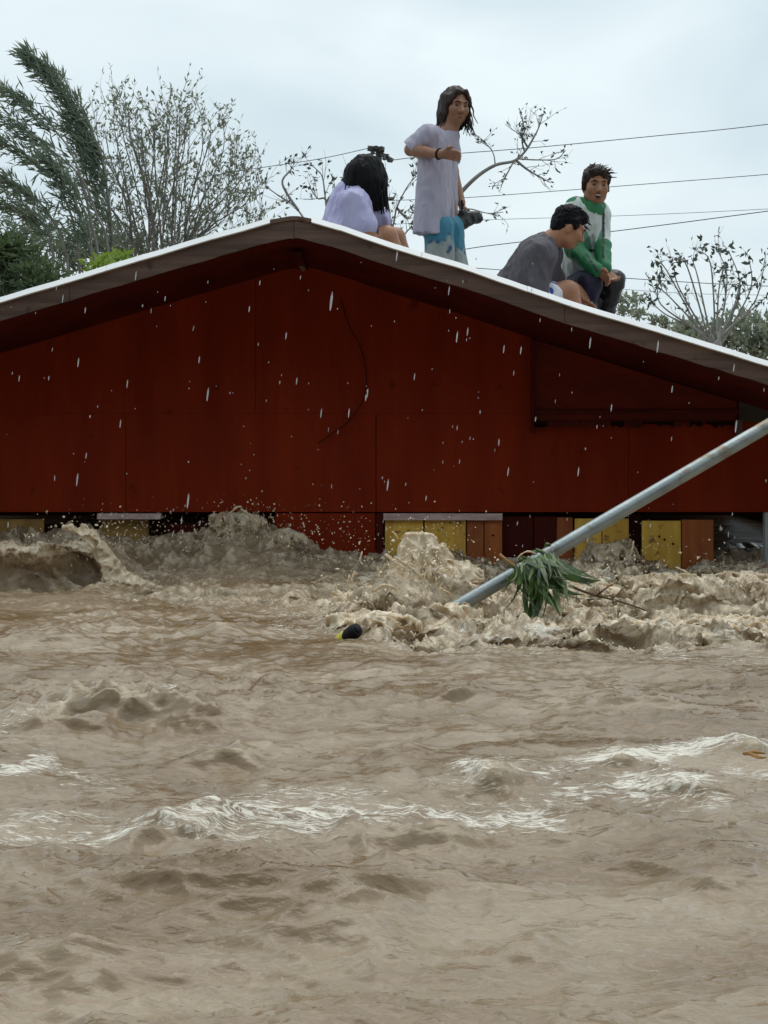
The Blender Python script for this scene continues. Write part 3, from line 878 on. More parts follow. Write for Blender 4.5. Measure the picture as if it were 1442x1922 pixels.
# drifting litter: black tube with a yellow end, orange leaf
M['black'] = mat('black_plastic', (0.006, 0.006, 0.007), (0.010, 0.010, 0.010), rough=0.6, spec=.2)
M['lime'] = mat('yellow_plastic', (0.62, 0.55, 0.03), (0.45, 0.38, 0.02), rough=0.4)
M['orangeleaf'] = mat('orange_leaf', (0.42, 0.22, 0.06), (0.28, 0.13, 0.03), rough=0.6)
c = W(656, 1192, 6.33)
bt = empty('floating_bottle', c, 'small black bottle with yellow neck bobbing beside the splash', 'bottle')
ax = Vector((.62, -.62, .50)).normalized()
mb = MB(); mb.tube([-ax*.02, -ax*.005, ax*.03, ax*.046, ax*.050], [.020, .026, .027, .025, .019], 16); mb.tube([ax*.0505, ax*.055], [.016, .014], 14)
mb.build('body', M['black'], bt, smooth=True)
mb = MB(); mb.tube([-ax*.085, -ax*.05, -ax*.019], [.018, .0245, .0265], 14); mb.build('neck', M['lime'], bt, smooth=True)
c = onwater(1415, 1416, .045)
V, Fs = blade([Vector((-.024+.008*k, -.002*k, .005*math.sin(k))) for k in range(7)], .007)
mb = MB(); mb.add([(x, y*2.2+z*.0, z*.7) for x, y, z in V], Fs); mb.tube([(-.024, 0, .003), (0, -.005, .006), (.024, -.012, .004)], [.0015, .005, .0015], 6)
o = mb.build('floating_leaf', M['orangeleaf'], smooth=True); o.location = c; tag(o, 'curled orange leaf drifting on the foam line', 'leaf')

# ---------------------------------------------------------------- trees
M['bark'] = mat('grey_bark', (0.24, 0.23, 0.21), (0.14, 0.13, 0.12), rough=0.85, scale=(9, 9, 9))
M['bark_pale'] = mat('pale_bark', (0.26, 0.25, 0.23), (0.15, 0.14, 0.13), rough=0.85, scale=(9, 9, 9))
def leafmat(name, c1, c2):
    m = mat(name, c1, c2, rough=0.55, scale=(2.2, 2.2, 2.2), lo=.3, hi=.7)
    p = m.node_tree.nodes['Principled BSDF']
    n = m.node_tree.nodes; L = m.node_tree.links
    tr = n.new('ShaderNodeBsdfTranslucent'); tr.inputs[0].default_value = (c1[0]*1.3, c1[1]*1.3, c1[2], 1)
    mx = n.new('ShaderNodeMixShader'); mx.inputs[0].default_value = .25
    L.new(p.outputs[0], mx.inputs[1]); L.new(tr.outputs[0], mx.inputs[2]); L.new(mx.outputs[0], n['Material Output'].inputs[0])
    return m
M['leaf_bamboo'] = leafmat('bamboo_leaf', (0.19, 0.235, 0.175), (0.10, 0.14, 0.11))
M['leaf_grey'] = leafmat('grey_green_leaf', (0.24, 0.27, 0.20), (0.13, 0.155, 0.125))
M['leaf_dark'] = leafmat('dark_leaf', (0.11, 0.155, 0.075), (0.06, 0.09, 0.05))
M['leaf_lime'] = leafmat('lime_leaf', (0.26, 0.36, 0.05), (0.14, 0.23, 0.04))
M['leaf_teal'] = leafmat('blue_green_leaf', (0.075, 0.095, 0.085), (0.045, 0.06, 0.055))
M['leaf_sage'] = leafmat('sage_leaf', (0.30, 0.33, 0.26), (0.18, 0.21, 0.165))

class Leaves:
    def __init__(s): s.p = []; s.d = []; s.l = []; s.w = []
    def put(s, p, d, l, w): s.p.append(tuple(p)); s.d.append(tuple(d)); s.l.append(l); s.w.append(w)
    def build(s, name, m, parent, origin, seed=0):
        r = np.random.RandomState(seed)
        P = np.array(s.p)-np.array(origin); D = np.array(s.d); D /= np.linalg.norm(D, axis=1, keepdims=True)+1e-9
        n = len(P); l = np.array(s.l)[:, None]; w = np.array(s.w)[:, None]
        rv = r.normal(size=(n, 3)); S = np.cross(D, rv); S /= np.linalg.norm(S, axis=1, keepdims=True)+1e-9
        N = np.cross(D, S)
        V = np.stack([P, P+D*l*.42+S*w+N*w*.35, P+D*l-N*l*.10, P+D*l*.42-S*w+N*w*.35], 1).reshape(-1, 3)
        Q = np.arange(n*4).reshape(n, 4)
        T = np.concatenate([Q[:, [0, 1, 2]], Q[:, [0, 2, 3]]])
        return link(name, np_mesh(name, V, T, False), M[m], parent)

def cpath(pts, Y, jit=0, seed=0, n=5):
    r = random.Random(seed)
    dy = r.uniform(-jit, jit); dy2 = r.uniform(-jit, jit); m = len(pts)
    return spline([W(a, b, Y+dy+(dy2-dy)*i/(m-1)) for i, (a, b) in enumerate(pts)], n)

def plant(name, label, cat, px, Y, group=None, z=-1.6):
    o = empty(name, (W(px, 0, Y).x, Y, z), label, cat, group); return o, tuple(o.location)

# windswept bamboo, every plume combed to the left by the storm
bam, BO = plant('bamboo', 'tall feathery bamboo bent left by the wind behind the roof', 'bamboo', 200, 16.0)
culms = [([(214, 1100), (208, 560), (206, 430), (196, 320), (172, 245), (135, 180), (98, 138), (66, 112)], 1.0, .38),
         ([(200, 1100), (190, 560), (172, 420), (140, 300), (100, 240), (65, 205), (30, 180)], .6, .60),
         ([(170, 1100), (152, 560), (140, 430), (110, 350), (60, 300), (0, 265), (-50, 250)], .9, .52),
         ([(215, 1100), (207, 520), (180, 400), (150, 330), (95, 280), (35, 232)], .6, .62),
         ([(150, 1100), (130, 560), (120, 460), (90, 400), (40, 350), (-20, 330)], .8, .52),
         ([(110, 1100), (100, 560), (98, 470), (80, 420), (40, 395), (-20, 390)], .8, .45),
         ([(222, 1100), (218, 560), (212, 460), (205, 380), (190, 300), (160, 250)], 1.3, .30),
         ([(190, 1100), (180, 560), (172, 470), (160, 400), (140, 350), (110, 310)], 1.1, .34)]
lv = Leaves(); rng = random.Random(3)
for ci, (pts, dens, t0) in enumerate(culms):
    P = cpath(pts, 16.0, .5, ci, 7)
    mb = MB(); m = len(P); mb.tube(P, [.012*(1-i/m)**.7+.003 for i in range(m)], 6); mb.build('culm', M['bark'], bam, origin=BO, smooth=True)
    for k in range(int((230 if ci == 0 else 80)*dens)):
        t = t0+(1-t0)*rng.random()**.85
        f = t*(m-1); i = min(int(f), m-2); p = P[i].lerp(P[i+1], f-i)
        tang = (P[i+1]-P[i]).normalized()
        d = (tang*.7+Vector((-.75+rng.gauss(0, .3), rng.uniform(-.35, .35), rng.uniform(.05, .60)))).normalized()
        ln = rng.uniform(.15, .62)*((1.6-1.25*t) if ci == 0 else (1.25-.6*t))
        for q in range(int(3+ln*11)):
            s = rng.random()
            pp = p+d*ln*s+Vector((0, 0, -.02*ln*s*s))+Vector((rng.gauss(0, .022), rng.gauss(0, .04), rng.gauss(0, .022)))
            dd = d+Vector((rng.gauss(-.15, .5), rng.uniform(-.5, .5), rng.gauss(.0, .55)))
            lv.put(pp, dd, rng.uniform(.08, .16), rng.uniform(.006, .0125))
lv.build('foliage', 'leaf_bamboo', bam, BO, 1)

# recursive twigs
def twigs(mb, lv, p, d, ln, r, depth, rng, leaf, up=.25, spread=.55, kids=3, bare=.0):
    n = 4; P = [Vector(p)]; dd = Vector(d).normalized()
    for i in range(n):
        dd = (dd+Vector((rng.gauss(0, .12), rng.gauss(0, .12), rng.gauss(0, .10)+up*.10))).normalized()
        P.append(P[-1]+dd*ln/n)
    mb.tube(P, [r*(1-.6*i/n) for i in range(n+1)], 4, False)
    if depth == 0:
        for q in range(rng.randint(*leaf[2])):
            if rng.random() < bare: continue
            s = rng.random(); k = min(int(s*n), n-1)
            pp = P[k].lerp(P[k+1], s*n-k)
            lv.put(pp, dd+Vector((rng.gauss(0, .6), rng.gauss(0, .6), rng.gauss(0, .5))), rng.uniform(*leaf[0]), rng.uniform(*leaf[1]))
        return
    for q in range(kids):
        s = .3+.7*(q+rng.random())/kids; k = min(int(s*n), n-1)
        pp = P[k].lerp(P[k+1], min(1, s*n-k))
        nd = dd+Vector((rng.gauss(0, spread), rng.gauss(0, spread), rng.gauss(0, spread*.6)+up))
        twigs(mb, lv, pp, nd, ln*rng.uniform(.45, .7), r*.55, depth-1, rng, leaf, up, spread, kids, bare)

# half-bare tree fanning up beside the bamboo
rng = random.Random(12)
bare, TO = plant('bare_tree', 'half-bare tree with many thin upright branches behind the left roof slope', 'tree', 290, 17.5)
lv = Leaves(); tk = MB(); br = MB()
tk.tube([W(292, 1100, 17.5), W(290, 760, 17.5), W(288, 610, 17.5)], [.11, .09, .07], 8)
tk.build('trunk', M['bark'], bare, origin=TO, smooth=True)
tips = []
for i in range(44):
    u = (i+rng.random())/44
    px = 150+350*u
    top = float(np.interp(px, [150, 170, 210, 260, 300, 345, 400, 440, 470, 500], [245, 222, 205, 200, 205, 188, 225, 268, 305, 345]))
    tips.append((px+rng.uniform(-8, 8), top+rng.uniform(0, 1)**1.4*150))
for i, (tx, ty) in enumerate(tips):
    bx = 288+rng.uniform(-26, 26)+(tx-288)*.22
    P = cpath([(288+(bx-288)*.2, 620), (bx, 545), (bx+(tx-bx)*.42+rng.uniform(-6, 6), 545+(ty-545)*.5), (tx-(tx-bx)*.05, ty+45), (tx, ty)], 17.5, .7, 100+i, 6)
    m = len(P); br.tube(P, [.010*(1-i2/m)+.0025 for i2 in range(m)], 5, False)
    for k in range(15):
        f = (.28+.72*rng.random())*(m-1); j = min(int(f), m-2); p = P[j].lerp(P[j+1], f-j); tg = (P[j+1]-P[j]).normalized()
        twigs(br, lv, p, tg+Vector((rng.gauss(0, .55), rng.gauss(0, .4), .15)), rng.uniform(.16, .42), .003, 1, rng, ((.035, .075), (.007, .014), (2, 5)), .3, .5, 2)
br.build('branches', M['bark'], bare, origin=TO)
lv.build('crown', 'leaf_grey', bare, TO, 2)

# spindly tree behind the woman and the standing man, mostly twigs
rng = random.Random(31)
sp, TO = plant('spindly_tree', 'spindly leafless tree behind the sitting woman at the ridge', 'tree', 640, 15.0)
lv = Leaves(); br = MB(); tk = MB()
tk.tube([W(640, 1100, 15), W(642, 700, 15), W(648, 560, 15)], [.07, .055, .04], 7); tk.build('trunk', M['bark'], sp, origin=TO, smooth=True)
stems = [[(646, 600), (625, 470), (614, 400), (607, 340), (600, 322)], [(625, 470), (614, 380), (596, 372), (582, 352)], [(620, 440), (614, 380), (632, 358), (640, 345)],
         [(646, 600), (600, 470), (560, 395), (520, 365), (500, 350)], [(560, 395), (530, 345), (545, 320), (548, 312)],
         [(648, 600), (700, 480), (735, 430), (745, 390), (765, 350), (782, 330)], [(735, 430), (728, 380), (716, 345)], [(648, 600), (730, 500), (760, 440), (776, 425)],
         [(745, 390), (765, 410), (775, 400)], [(648, 590), (690, 470), (722, 420), (719, 385)]]
for i, st_ in enumerate(stems):
    P = cpath(st_, 15, .2, 300+i, 6); m = len(P); br.tube(P, [.010*(1-k/m)+.003 for k in range(m)], 5, False)
    for k in range(6):
        f = (.5+.5*rng.random())*(m-1); j = min(int(f), m-2)
        twigs(br, lv, P[j], (P[j+1]-P[j]).normalized()+Vector((rng.gauss(0, .5), rng.gauss(0, .3), .2)), rng.uniform(.08, .22), .003, 1, rng, ((.03, .055), (.007, .014), (1, 3)), .2, .6, 2, .2)
    for k in range(5): lv.put(P[-1]+Vector((rng.gauss(0, .03), 0, rng.gauss(0, .03))), (rng.gauss(0, 1), rng.gauss(0, .5), rng.gauss(0, 1)), rng.uniform(.04, .07), .014)
br.build('branches', M['bark'], sp, origin=TO); lv.build('crown', 'leaf_teal', sp, TO, 3)

# broken-topped tree: one dark limb reaching out to the right of the standing man
rng = random.Random(77)
lt, TO = plant('broken_tree', 'storm-stripped tree with one crooked dark limb beside the standing man', 'tree', 800, 13.5)
lv = Leaves(); br = MB(); tk = MB()
tk.tube([W(790, 1100, 13.5), W(800, 700, 13.5), W(825, 480, 13.5), W(858, 372, 13.5)], [.06, .045, .028, .018], 7); tk.build('trunk', M['bark'], lt, origin=TO, smooth=True)
stems = [([(850, 392), (862, 366), (895, 332), (930, 310), (965, 302), (985, 285), (1000, 262), (1012, 238), (1020, 212)], .017), ([(970, 302), (990, 318), (1015, 333), (1034, 343)], .009),
         ([(985, 285), (980, 262), (988, 240)], .006), ([(972, 298), (1010, 300), (1045, 298), (1062, 282)], .004), ([(850, 400), (880, 392), (915, 400), (945, 398)], .004),
         ([(965, 302), (950, 330), (940, 352)], .004), ([(930, 310), (925, 285), (905, 262)], .003), ([(990, 275), (978, 250), (984, 228)], .006)]
for i, (st_, r0) in enumerate(stems):
    P = cpath(st_, 13.5, .05, 400+i, 6); m = len(P); br.tube(P, [r0*(1-k/m)+.0025 for k in range(m)], 5, False)
    for k in range(7):
        f = (.3+.7*rng.random())*(m-1); j = min(int(f), m-2)
        twigs(br, lv, P[j], (P[j+1]-P[j]).normalized()+Vector((rng.gauss(0, .6), rng.gauss(0, .3), rng.gauss(0, .5))), rng.uniform(.06, .18), .0026, 1, rng, ((.022, .042), (.005, .010), (1, 3)), .1, .6, 2, .3)
for (a_, b_) in [(1020, 212), (1022, 225), (985, 232), (982, 245), (980, 262), (992, 250), (975, 292), (968, 300), (985, 300), (1034, 343), (1060, 284)]:
    for k in range(5): lv.put(W(a_+rng.gauss(0, 6), b_+rng.gauss(0, 6), 13.5), (rng.gauss(0, 1), rng.gauss(0, .5), rng.gauss(0, 1)), rng.uniform(.022, .04), .009)
br.build('branches', M['bark'], lt, origin=TO); lv.build('crown', 'leaf_teal', lt, TO, 4)

# tree at the right, thin arching branches tipped with leaf tufts
rng = random.Random(55)
rt, TO = plant('tufted_tree', 'sparse tree with arching branches tipped by leaf tufts above the right roof slope', 'tree', 1340, 15.5)
lv = Leaves(); br = MB(); tk = MB()
tk.tube([W(1340, 1100, 15.5), W(1342, 760, 15.5), W(1345, 640, 15.5)], [.07, .055, .04], 7); tk.build('trunk', M['bark_pale'], rt, origin=TO, smooth=True)
ends = [((1250, 505), (1228, 492)), ((1260, 560), (1232, 535)), ((1290, 500), (1270, 488)), ((1310, 520), (1298, 483)), ((1335, 500), (1318, 472)), ((1365, 520), (1346, 468)),
        ((1390, 540), (1368, 470)), ((1362, 560), (1356, 505)), ((1410, 540), (1405, 482)), ((1420, 560), (1438, 475)), ((1275, 540), (1266, 505)), ((1240, 570), (1238, 525)),
        ((1400, 590), (1436, 560)), ((1380, 570), (1392, 520)), ((1250, 590), (1222, 565)), ((1350, 540), (1360, 498))]
for i, ((mx_, my_), (tx, ty)) in enumerate(ends):
    P = cpath([(1345+rng.uniform(-18, 12), 655), (1345+(mx_-1345)*.35, 620), (mx_, my_), (tx, ty)], 15.5, .5, 500+i, 7); m = len(P)
    br.tube(P, [.009*(1-k/m)+.003 for k in range(m)], 5, False)
    for k in range(8): lv.put(P[-1]+Vector((rng.gauss(0, .028), rng.gauss(0, .03), rng.gauss(0, .03))), (rng.gauss(0, 1), rng.gauss(0, .5), rng.gauss(-.3, .8)), rng.uniform(.045, .075), rng.uniform(.013, .022))
    for k in range(4):
        f = (.4+.55*rng.random())*(m-1); j = min(int(f), m-2)
        twigs(br, lv, P[j], (P[j+1]-P[j]).normalized()+Vector((rng.gauss(0, .6), rng.gauss(0, .3), .2)), rng.uniform(.10, .25), .003, 1, rng, ((.035, .065), (.009, .016), (1, 3)), .3, .5, 2, .3)
br.build('branches', M['bark_pale'], rt, origin=TO); lv.build('crown', 'leaf_teal', rt, TO, 5)

def bush(name, label, spots, Y, m, n, leaf, seed, stem_px, barkm='bark', group=None):
    """bushy plant: leaf clumps spread through several lobes, on several stems"""
    rng = random.Random(seed)
    o, TO = plant(name, label, 'bush', stem_px, Y, group)
    tk = MB(); lv = Leaves()
    b0 = W(stem_px, 1100, Y)
    for (px, py, rx, ry) in spots:
        c = W(px, py, Y+rng.uniform(-.3, .3))
        tk.tube(spline([b0, b0.lerp(c, .5)+Vector((rng.uniform(-.1, .1), 0, .2)), c], 4), [.03, .027, .024, .022, .02, .016, .012, .008, .006], 5)
        for k in range(n):
            v = Vector((rng.gauss(0, .5), rng.gauss(0, .5), rng.gauss(0, .5)))
            if v.length > 1.15: v *= 1.15/v.length
            p = c+Vector((v.x*rx*Y/F, v.y*rx*Y/F, v.z*ry*Y/F))
            dd = Vector((v.x, v.y, v.z+.3))+Vector((rng.gauss(0, .5), rng.gauss(0, .5), rng.gauss(0, .4)))
            for q in range(3):
                lv.put(p+Vector((rng.gauss(0, .02), rng.gauss(0, .02), rng.gauss(0, .02))), dd+Vector((rng.gauss(0, .6), rng.gauss(0, .6), rng.gauss(0, .6))), rng.uniform(*leaf[0]), rng.uniform(*leaf[1]))
    tk.build('trunk', M[barkm], o, origin=TO, smooth=True); lv.build('crown', m, o, TO, seed)
bush('dark_bush', 'dense dark green bush low behind the left end of the roof', [(20, 510, 55, 45), (70, 530, 45, 35), (-40, 490, 60, 50), (-20, 560, 60, 40), (15, 470, 35, 25)], 14.5, 'leaf_dark', 260, ((.05, .10), (.01, .02)), 61, 40)
bush('lime_bush', 'bright yellow-green bush peeping over the left roof slope', [(200, 503, 24, 14), (228, 494, 22, 12), (185, 504, 18, 14), (212, 492, 14, 10)], 12.5, 'leaf_lime', 50, ((.035, .07), (.012, .02)), 62, 205)
bush('mixed_bush', 'loose grey-green undergrowth below the bamboo', [(130, 480, 60, 45), (175, 460, 50, 45), (60, 440, 55, 40), (230, 470, 45, 40)], 18.5, 'leaf_bamboo', 260, ((.06, .12), (.008, .014)), 66, 150)
bush('sage_bush', 'pale sage bush massed over the right end of the roof', [(1320, 640, 45, 35), (1380, 630, 50, 45), (1435, 640, 50, 50), (1290, 625, 25, 20), (1480, 650, 50, 50)], 17.0, 'leaf_sage', 240, ((.05, .09), (.012, .022)), 63, 1390, 'bark_pale')
bush('low_bush', 'thin ragged bush low beside the crouching youth', [(1165, 560, 18, 7), (1195, 562, 18, 9), (1172, 585, 16, 6), (1200, 590, 14, 6), (1250, 610, 14, 10), (1225, 600, 12, 8)], 19.0, 'leaf_sage', 30, ((.04, .075), (.012, .02)), 64, 1190)

# ---------------------------------------------------------------- power line
M['concrete'] = mat('weathered_pole', (0.10, 0.10, 0.105), (0.06, 0.06, 0.065), rough=0.85)
UY = 58.0
c = W(711, 300, UY)
up = empty('utility_pole', (c.x, UY, -1.6), 'distant utility pole with crossarms rising behind the sitting woman', 'utility pole')
UO = (c.x, UY, -1.6)
mb = MB(); mb.tube([(c.x, UY, -1.6), (c.x, UY, W(0, 276, UY).z)], [.17, .11], 10); mb.build('post', M['concrete'], up, origin=UO, smooth=True)
def arm(pa, pb, r):
    a_, b_ = W(*pa, UY-.16), W(*pb, UY-.16); mb = MB()
    s = Vector((0, 0, r)); mb.tube([a_, b_], r*1.3, 4); mb.build('crossarm', M['cable'], up, origin=UO)
arm((690, 278), (722, 281), .07); arm((700, 373), (738, 373), .05); arm((714, 288), (738, 302), .06)
for (a_, b_, h_) in [(697, 278, 9), (706, 277, 8), (716, 279, 10), (700, 286, 8), (722, 296, 9), (731, 300, 9), (726, 292, 7)]:
    q = W(a_, b_, UY-.3); mb = MB(); h2 = h_*UY/F
    mb.tube([q+Vector((0, 0, -h2*.5)), q+Vector((0, 0, -h2*.2)), q, q+Vector((0, 0, h2*.3)), q+Vector((0, 0, h2*.5))], [.04, .10, .06, .10, .03], 8)
    mb.build('insulator', M['cable'], up, origin=UO, smooth=True)
wires = [([(-300, 420), (200, 358), (480, 316), (600, 298), (692, 278)], 62, 58, 'power cable running left from the distant utility pole', .020),
         ([(731, 301), (820, 291), (1000, 277), (1240, 254), (1442, 233), (2000, 160)], 58, 50, 'topmost power cable running right past the standing man', .021),
         ([(735, 376), (870, 371), (1050, 358), (1240, 343), (1442, 327), (2000, 280)], 58, 48, 'power cable crossing at the head height of the crouching youth', .018),
         ([(640, 426), (900, 413), (1160, 405), (1442, 392), (2000, 360)], 60, 50, 'thin wire just above the hunched man and nearly level', .013),
         ([(700, 500), (865, 469), (960, 456), (1160, 433), (1442, 396), (2000, 320)], 56, 44, 'thick cable climbing to the right behind the hunched man', .022),
         ([(600, 478), (880, 502), (1160, 521), (1300, 530), (1442, 537), (2000, 560)], 60, 52, 'wire sloping down to the right through the tufted tree', .021),
         ([(600, 508), (880, 517), (1160, 542), (1300, 551), (1442, 554), (2000, 570)], 62, 54, 'lowest wire barely clearing the right roof slope', .012)]
for i, (pts, ya, yb, lab, r) in enumerate(wires):
    m = len(pts); P = [W(a_, b_, ya+(yb-ya)*(a_-pts[0][0])/(pts[-1][0]-pts[0][0])) for a_, b_ in pts]
    mb = MB(); mb.tube(spline([p-P[0] for p in P], 6), r*.62, 5)
    o = mb.build('power_cable', M['cable'], smooth=True); o.location = P[0]; tag(o, lab, 'cable', 'overhead power cables')
# ---------------------------------------------------------------- people on the roof
def skinmat(name, c1, c2):
    m = mat(name, c1, c2, rough=0.45, scale=(14, 14, 14), lo=.25, hi=.75, bump=.08, bscale=90)
    p = m.node_tree.nodes['Principled BSDF']
    p.inputs['Subsurface Weight'].default_value = .12; p.inputs['Subsurface Radius'].default_value = (.012, .004, .002); p.inputs['Subsurface Scale'].default_value = .5
    return m
M['skin_a'] = skinmat('skin_tan', (0.33, 0.165, 0.095), (0.25, 0.115, 0.065))
M['skin_b'] = skinmat('skin_warm', (0.42, 0.20, 0.11), (0.33, 0.145, 0.075))
M['skin_c'] = skinmat('skin_brown', (0.38, 0.185, 0.10), (0.29, 0.13, 0.068))
M['hair'] = mat('black_hair', (0.008, 0.008, 0.010), (0.004, 0.004, 0.005), rough=0.55, spec=.12, scale=(60, 60, 8))
M['hair_brown'] = mat('brown_hair', (0.040, 0.023, 0.018), (0.016, 0.010, 0.009), rough=0.5, spec=.25, scale=(60, 60, 8))
M['lilac'] = mat('wet_lilac_cotton', (0.43, 0.405, 0.49), (0.35, 0.33, 0.42), rough=0.7, scale=(7, 7, 3), bump=.2, bscale=45)
M['lilac2'] = mat('pale_lilac_cotton', (0.48, 0.47, 0.70), (0.40, 0.39, 0.62), rough=0.7, scale=(7, 7, 3), bump=.2, bscale=45)
M['greyshirt'] = mat('slate_cotton', (0.105, 0.095, 0.112), (0.065, 0.058, 0.070), rough=0.75, scale=(9, 9, 4), bump=.25, bscale=45)
M['jersey'] = mat('jersey_cloth', (1, 1, 1), (.86, .86, .86), rough=0.6, scale=(7, 7, 4), attr='tint', bump=.15, bscale=50)
M['blueshorts'] = mat('printed_shorts', (1, 1, 1), (.8, .8, .8), rough=0.6, scale=(9, 9, 9), attr='tint', bump=.15, bscale=40)
M['navy'] = mat('navy_cloth', (0.018, 0.020, 0.075), (0.010, 0.010, 0.030), rough=0.6, scale=(7, 7, 7), bump=.2)
M['blackcloth'] = mat('black_cloth', (0.014, 0.015, 0.019), (0.007, 0.007, 0.009), rough=0.4, scale=(12, 12, 12), bump=.2)
M['whitecloth'] = mat('white_cloth', (0.74, 0.74, 0.80), (0.62, 0.62, 0.72), rough=0.7, scale=(9, 9, 9))
M['bluecloth'] = mat('blue_cloth', (0.03, 0.06, 0.42), (0.02, 0.03, 0.25), rough=0.65, scale=(9, 9, 9))
M['eye'] = mat('dark_eye', (0.02, 0.012, 0.010), (0.012, 0.008, 0.006), rough=0.15)
M['lip'] = mat('lip', (0.27, 0.115, 0.08), (0.22, 0.085, 0.06), rough=0.4)
M['mouth'] = mat('open_mouth', (0.05, 0.012, 0.012), (0.03, 0.008, 0.008), rough=0.5)
M['teeth'] = mat('teeth', (0.75, 0.72, 0.65), (0.65, 0.62, 0.55), rough=0.3)

def v3(p): return np.array(p, float)
def unit(v): v = v3(v); return v/np.linalg.norm(v)
class Head:
    def __init__(s, c, fwd, up=(0, 0, 1), size=1.0):
        s.c = v3(c); s.f = unit(fwd); s.r = unit(np.cross(s.f, up)); s.u = np.cross(s.r, s.f); s.s = size
        s.R = [s.r, s.f, s.u]
    def __call__(s, x, y, z): return s.c+s.s*(s.r*x+s.f*y+s.u*z)
    def e(s, F_, p, r, k=.02, mode=1): F_.ell(s(*p), np.array(r)*s.s, s.R, k*s.s, mode)
    def skull(s, F_):
        s.e(F_, (0, -.014, .032), (.074, .094, .088))
        s.e(F_, (0, .022, -.032), (.060, .068, .084), .035)
        s.e(F_, (0, .048, -.090), (.036, .036, .030), .035)
        for q in (-1, 1):
            s.e(F_, (q*.042, .058, -.030), (.027, .027, .030), .03)
            s.e(F_, (q*.046, .018, -.075), (.022, .034, .026), .03)
            F_.cap(s(q*.008, .088, .026), .011*s.s, s(q*.046, .070, .024), .010*s.s, .018*s.s)
            s.e(F_, (q*.033, .106, .000), (.020, .022, .014), .012, -1)
            s.e(F_, (q*.077, -.010, -.018), (.010, .022, .032), .01)
            F_.cap(s(q*.012, .100, -.040), .0085*s.s, None, None, .01*s.s)
        F_.cap(s(0, .088, .012), .009*s.s, s(0, .113, -.034), .014*s.s, .015*s.s)
    def face(s, parent, origin, brow='hair', openmouth=False):
        def blob(name, p, r, m):
            F_ = Field(s(*p)-.03, s(*p)+.03, .0035); s.e(F_, p, r, .0); return F_.obj(name, M[m], parent, origin)
        for q in (-1, 1):
            blob('eye', (q*.032, .0815, -.001), (.0125, .0080, .0048), 'eye')
            F_ = Field(s(q*.03, .09, .02)-.05, s(q*.03, .09, .02)+.05, .004)
            F_.cap(s(q*.014, .0985, .019), .0036*s.s, s(q*.034, .092, .026), .004*s.s, 0); F_.cap(s(q*.034, .092, .026), .004*s.s, s(q*.052, .074, .020), .003*s.s, .005)
            F_.obj('eyebrow', M[brow], parent, origin)
        if openmouth:
            blob('mouth', (0, .0865, -.074), (.019, .012, .0105), 'mouth'); blob('teeth', (0, .0895, -.0665), (.017, .0105, .0048), 'teeth')
            F_ = Field(s(0, .09, -.074)-.05, s(0, .09, -.074)+.05, .004)
            for z_ in (-.060, -.089): F_.cap(s(-.016, .088, z_), .0045, s(.016, .088, z_), .0045, .004)
            F_.obj('lips', M['lip'], parent, origin)
        else:
            F_ = Field(s(0, .09, -.07)-.05, s(0, .09, -.07)+.05, .004)
            for z_ in (-.066, -.076): F_.cap(s(-.020, .081, z_-.001), .0042, s(0, .0925, z_), .0055, .004); F_.cap(s(0, .0925, z_), .0055, s(.020, .081, z_-.001), .0042, .004)
            F_.obj('lips', M['lip'], parent, origin)

def hand(F_, w, d, side, curl=.5, spread=.16, s=1.0, thumb=1):
    """w wrist, d pointing direction, side = direction of the thumb; palm normal = d x side"""
    w = v3(w); d = unit(d); side = v3(side); side = unit(side-d*(side@d)); nrm = np.cross(d, side)*thumb
    k0 = w+d*.085*s
    for q in (-.026, -.009, .009, .026): F_.cap(w+side*q*.55*s, .014*s, k0+side*q*s, .0125*s, .015)
    for i, q in enumerate((.030, .010, -.010, -.029)):
        L = (.070, .080, .074, .056)[i]*s
        b = k0+side*q*s; dd = unit(d+side*q*spread*12)
        d1 = unit(dd*math.cos(curl*.5)+nrm*math.sin(curl*.5)); d2 = unit(dd*math.cos(curl*1.3)+nrm*math.sin(curl*1.3)); d3 = unit(dd*math.cos(curl*2)+nrm*math.sin(curl*2))
        p1 = b+d1*L*.45; p2 = p1+d2*L*.32; p3 = p2+d3*L*.23
        F_.chain([b, p1, p2, p3], [.0095*s, .009*s, .0082*s, .0072*s], .006)
    t0 = w+d*.025*s+side*.022*s; t1 = t0+unit(d*.7+side*.75)*.040*s; t2 = t1+unit(d+side*.25+nrm*.3)*.032*s
    F_.chain([t0, t1, t2], [.013*s, .0105*s, .0085*s], .012)

def foot(F_, a, d, s=1.0):
    a = v3(a); d = unit(d); F_.cap(a+[0, 0, -.03], .036*s, a+d*.13*s+np.array([0, 0, -.045]), .028*s, .03); F_.cap(a+d*.13*s+np.array([0, 0, -.045]), .028*s, a+d*.19*s+np.array([0, 0, -.052]), .022*s, .02)
    F_.cap(a-d*.045*s+np.array([0, 0, -.045]), .030*s, a+[0, 0, -.02], .036*s, .02)

def bounds(pts, m): 
    A = np.array([v3(p) for p in pts]); return A.min(0)-m, A.max(0)+m

def strands(roots, m, name, parent, origin, n=4):
    mb = MB()
    for P, r in roots: 
        Q = spline([Vector(p) for p in P], 4); k = len(Q); mb.tube(Q, [r*(1-.75*i/k) for i in range(k)], n)
    o = mb.build(name, M[m], parent, origin=origin, smooth=True); o['kind'] = 'stuff'; return o

def fold(scale, amp, seed=0, z=.35):
    return lambda x, y, zz: -amp*(1-2.6*np.abs(pn3(x*scale+seed+zz*2, y*scale, zz*scale*z)))-amp*.55*(1-2.6*np.abs(pn3(x*scale*2.1, y*scale*2.1+seed, zz*scale*.8)))

SKH = .0052
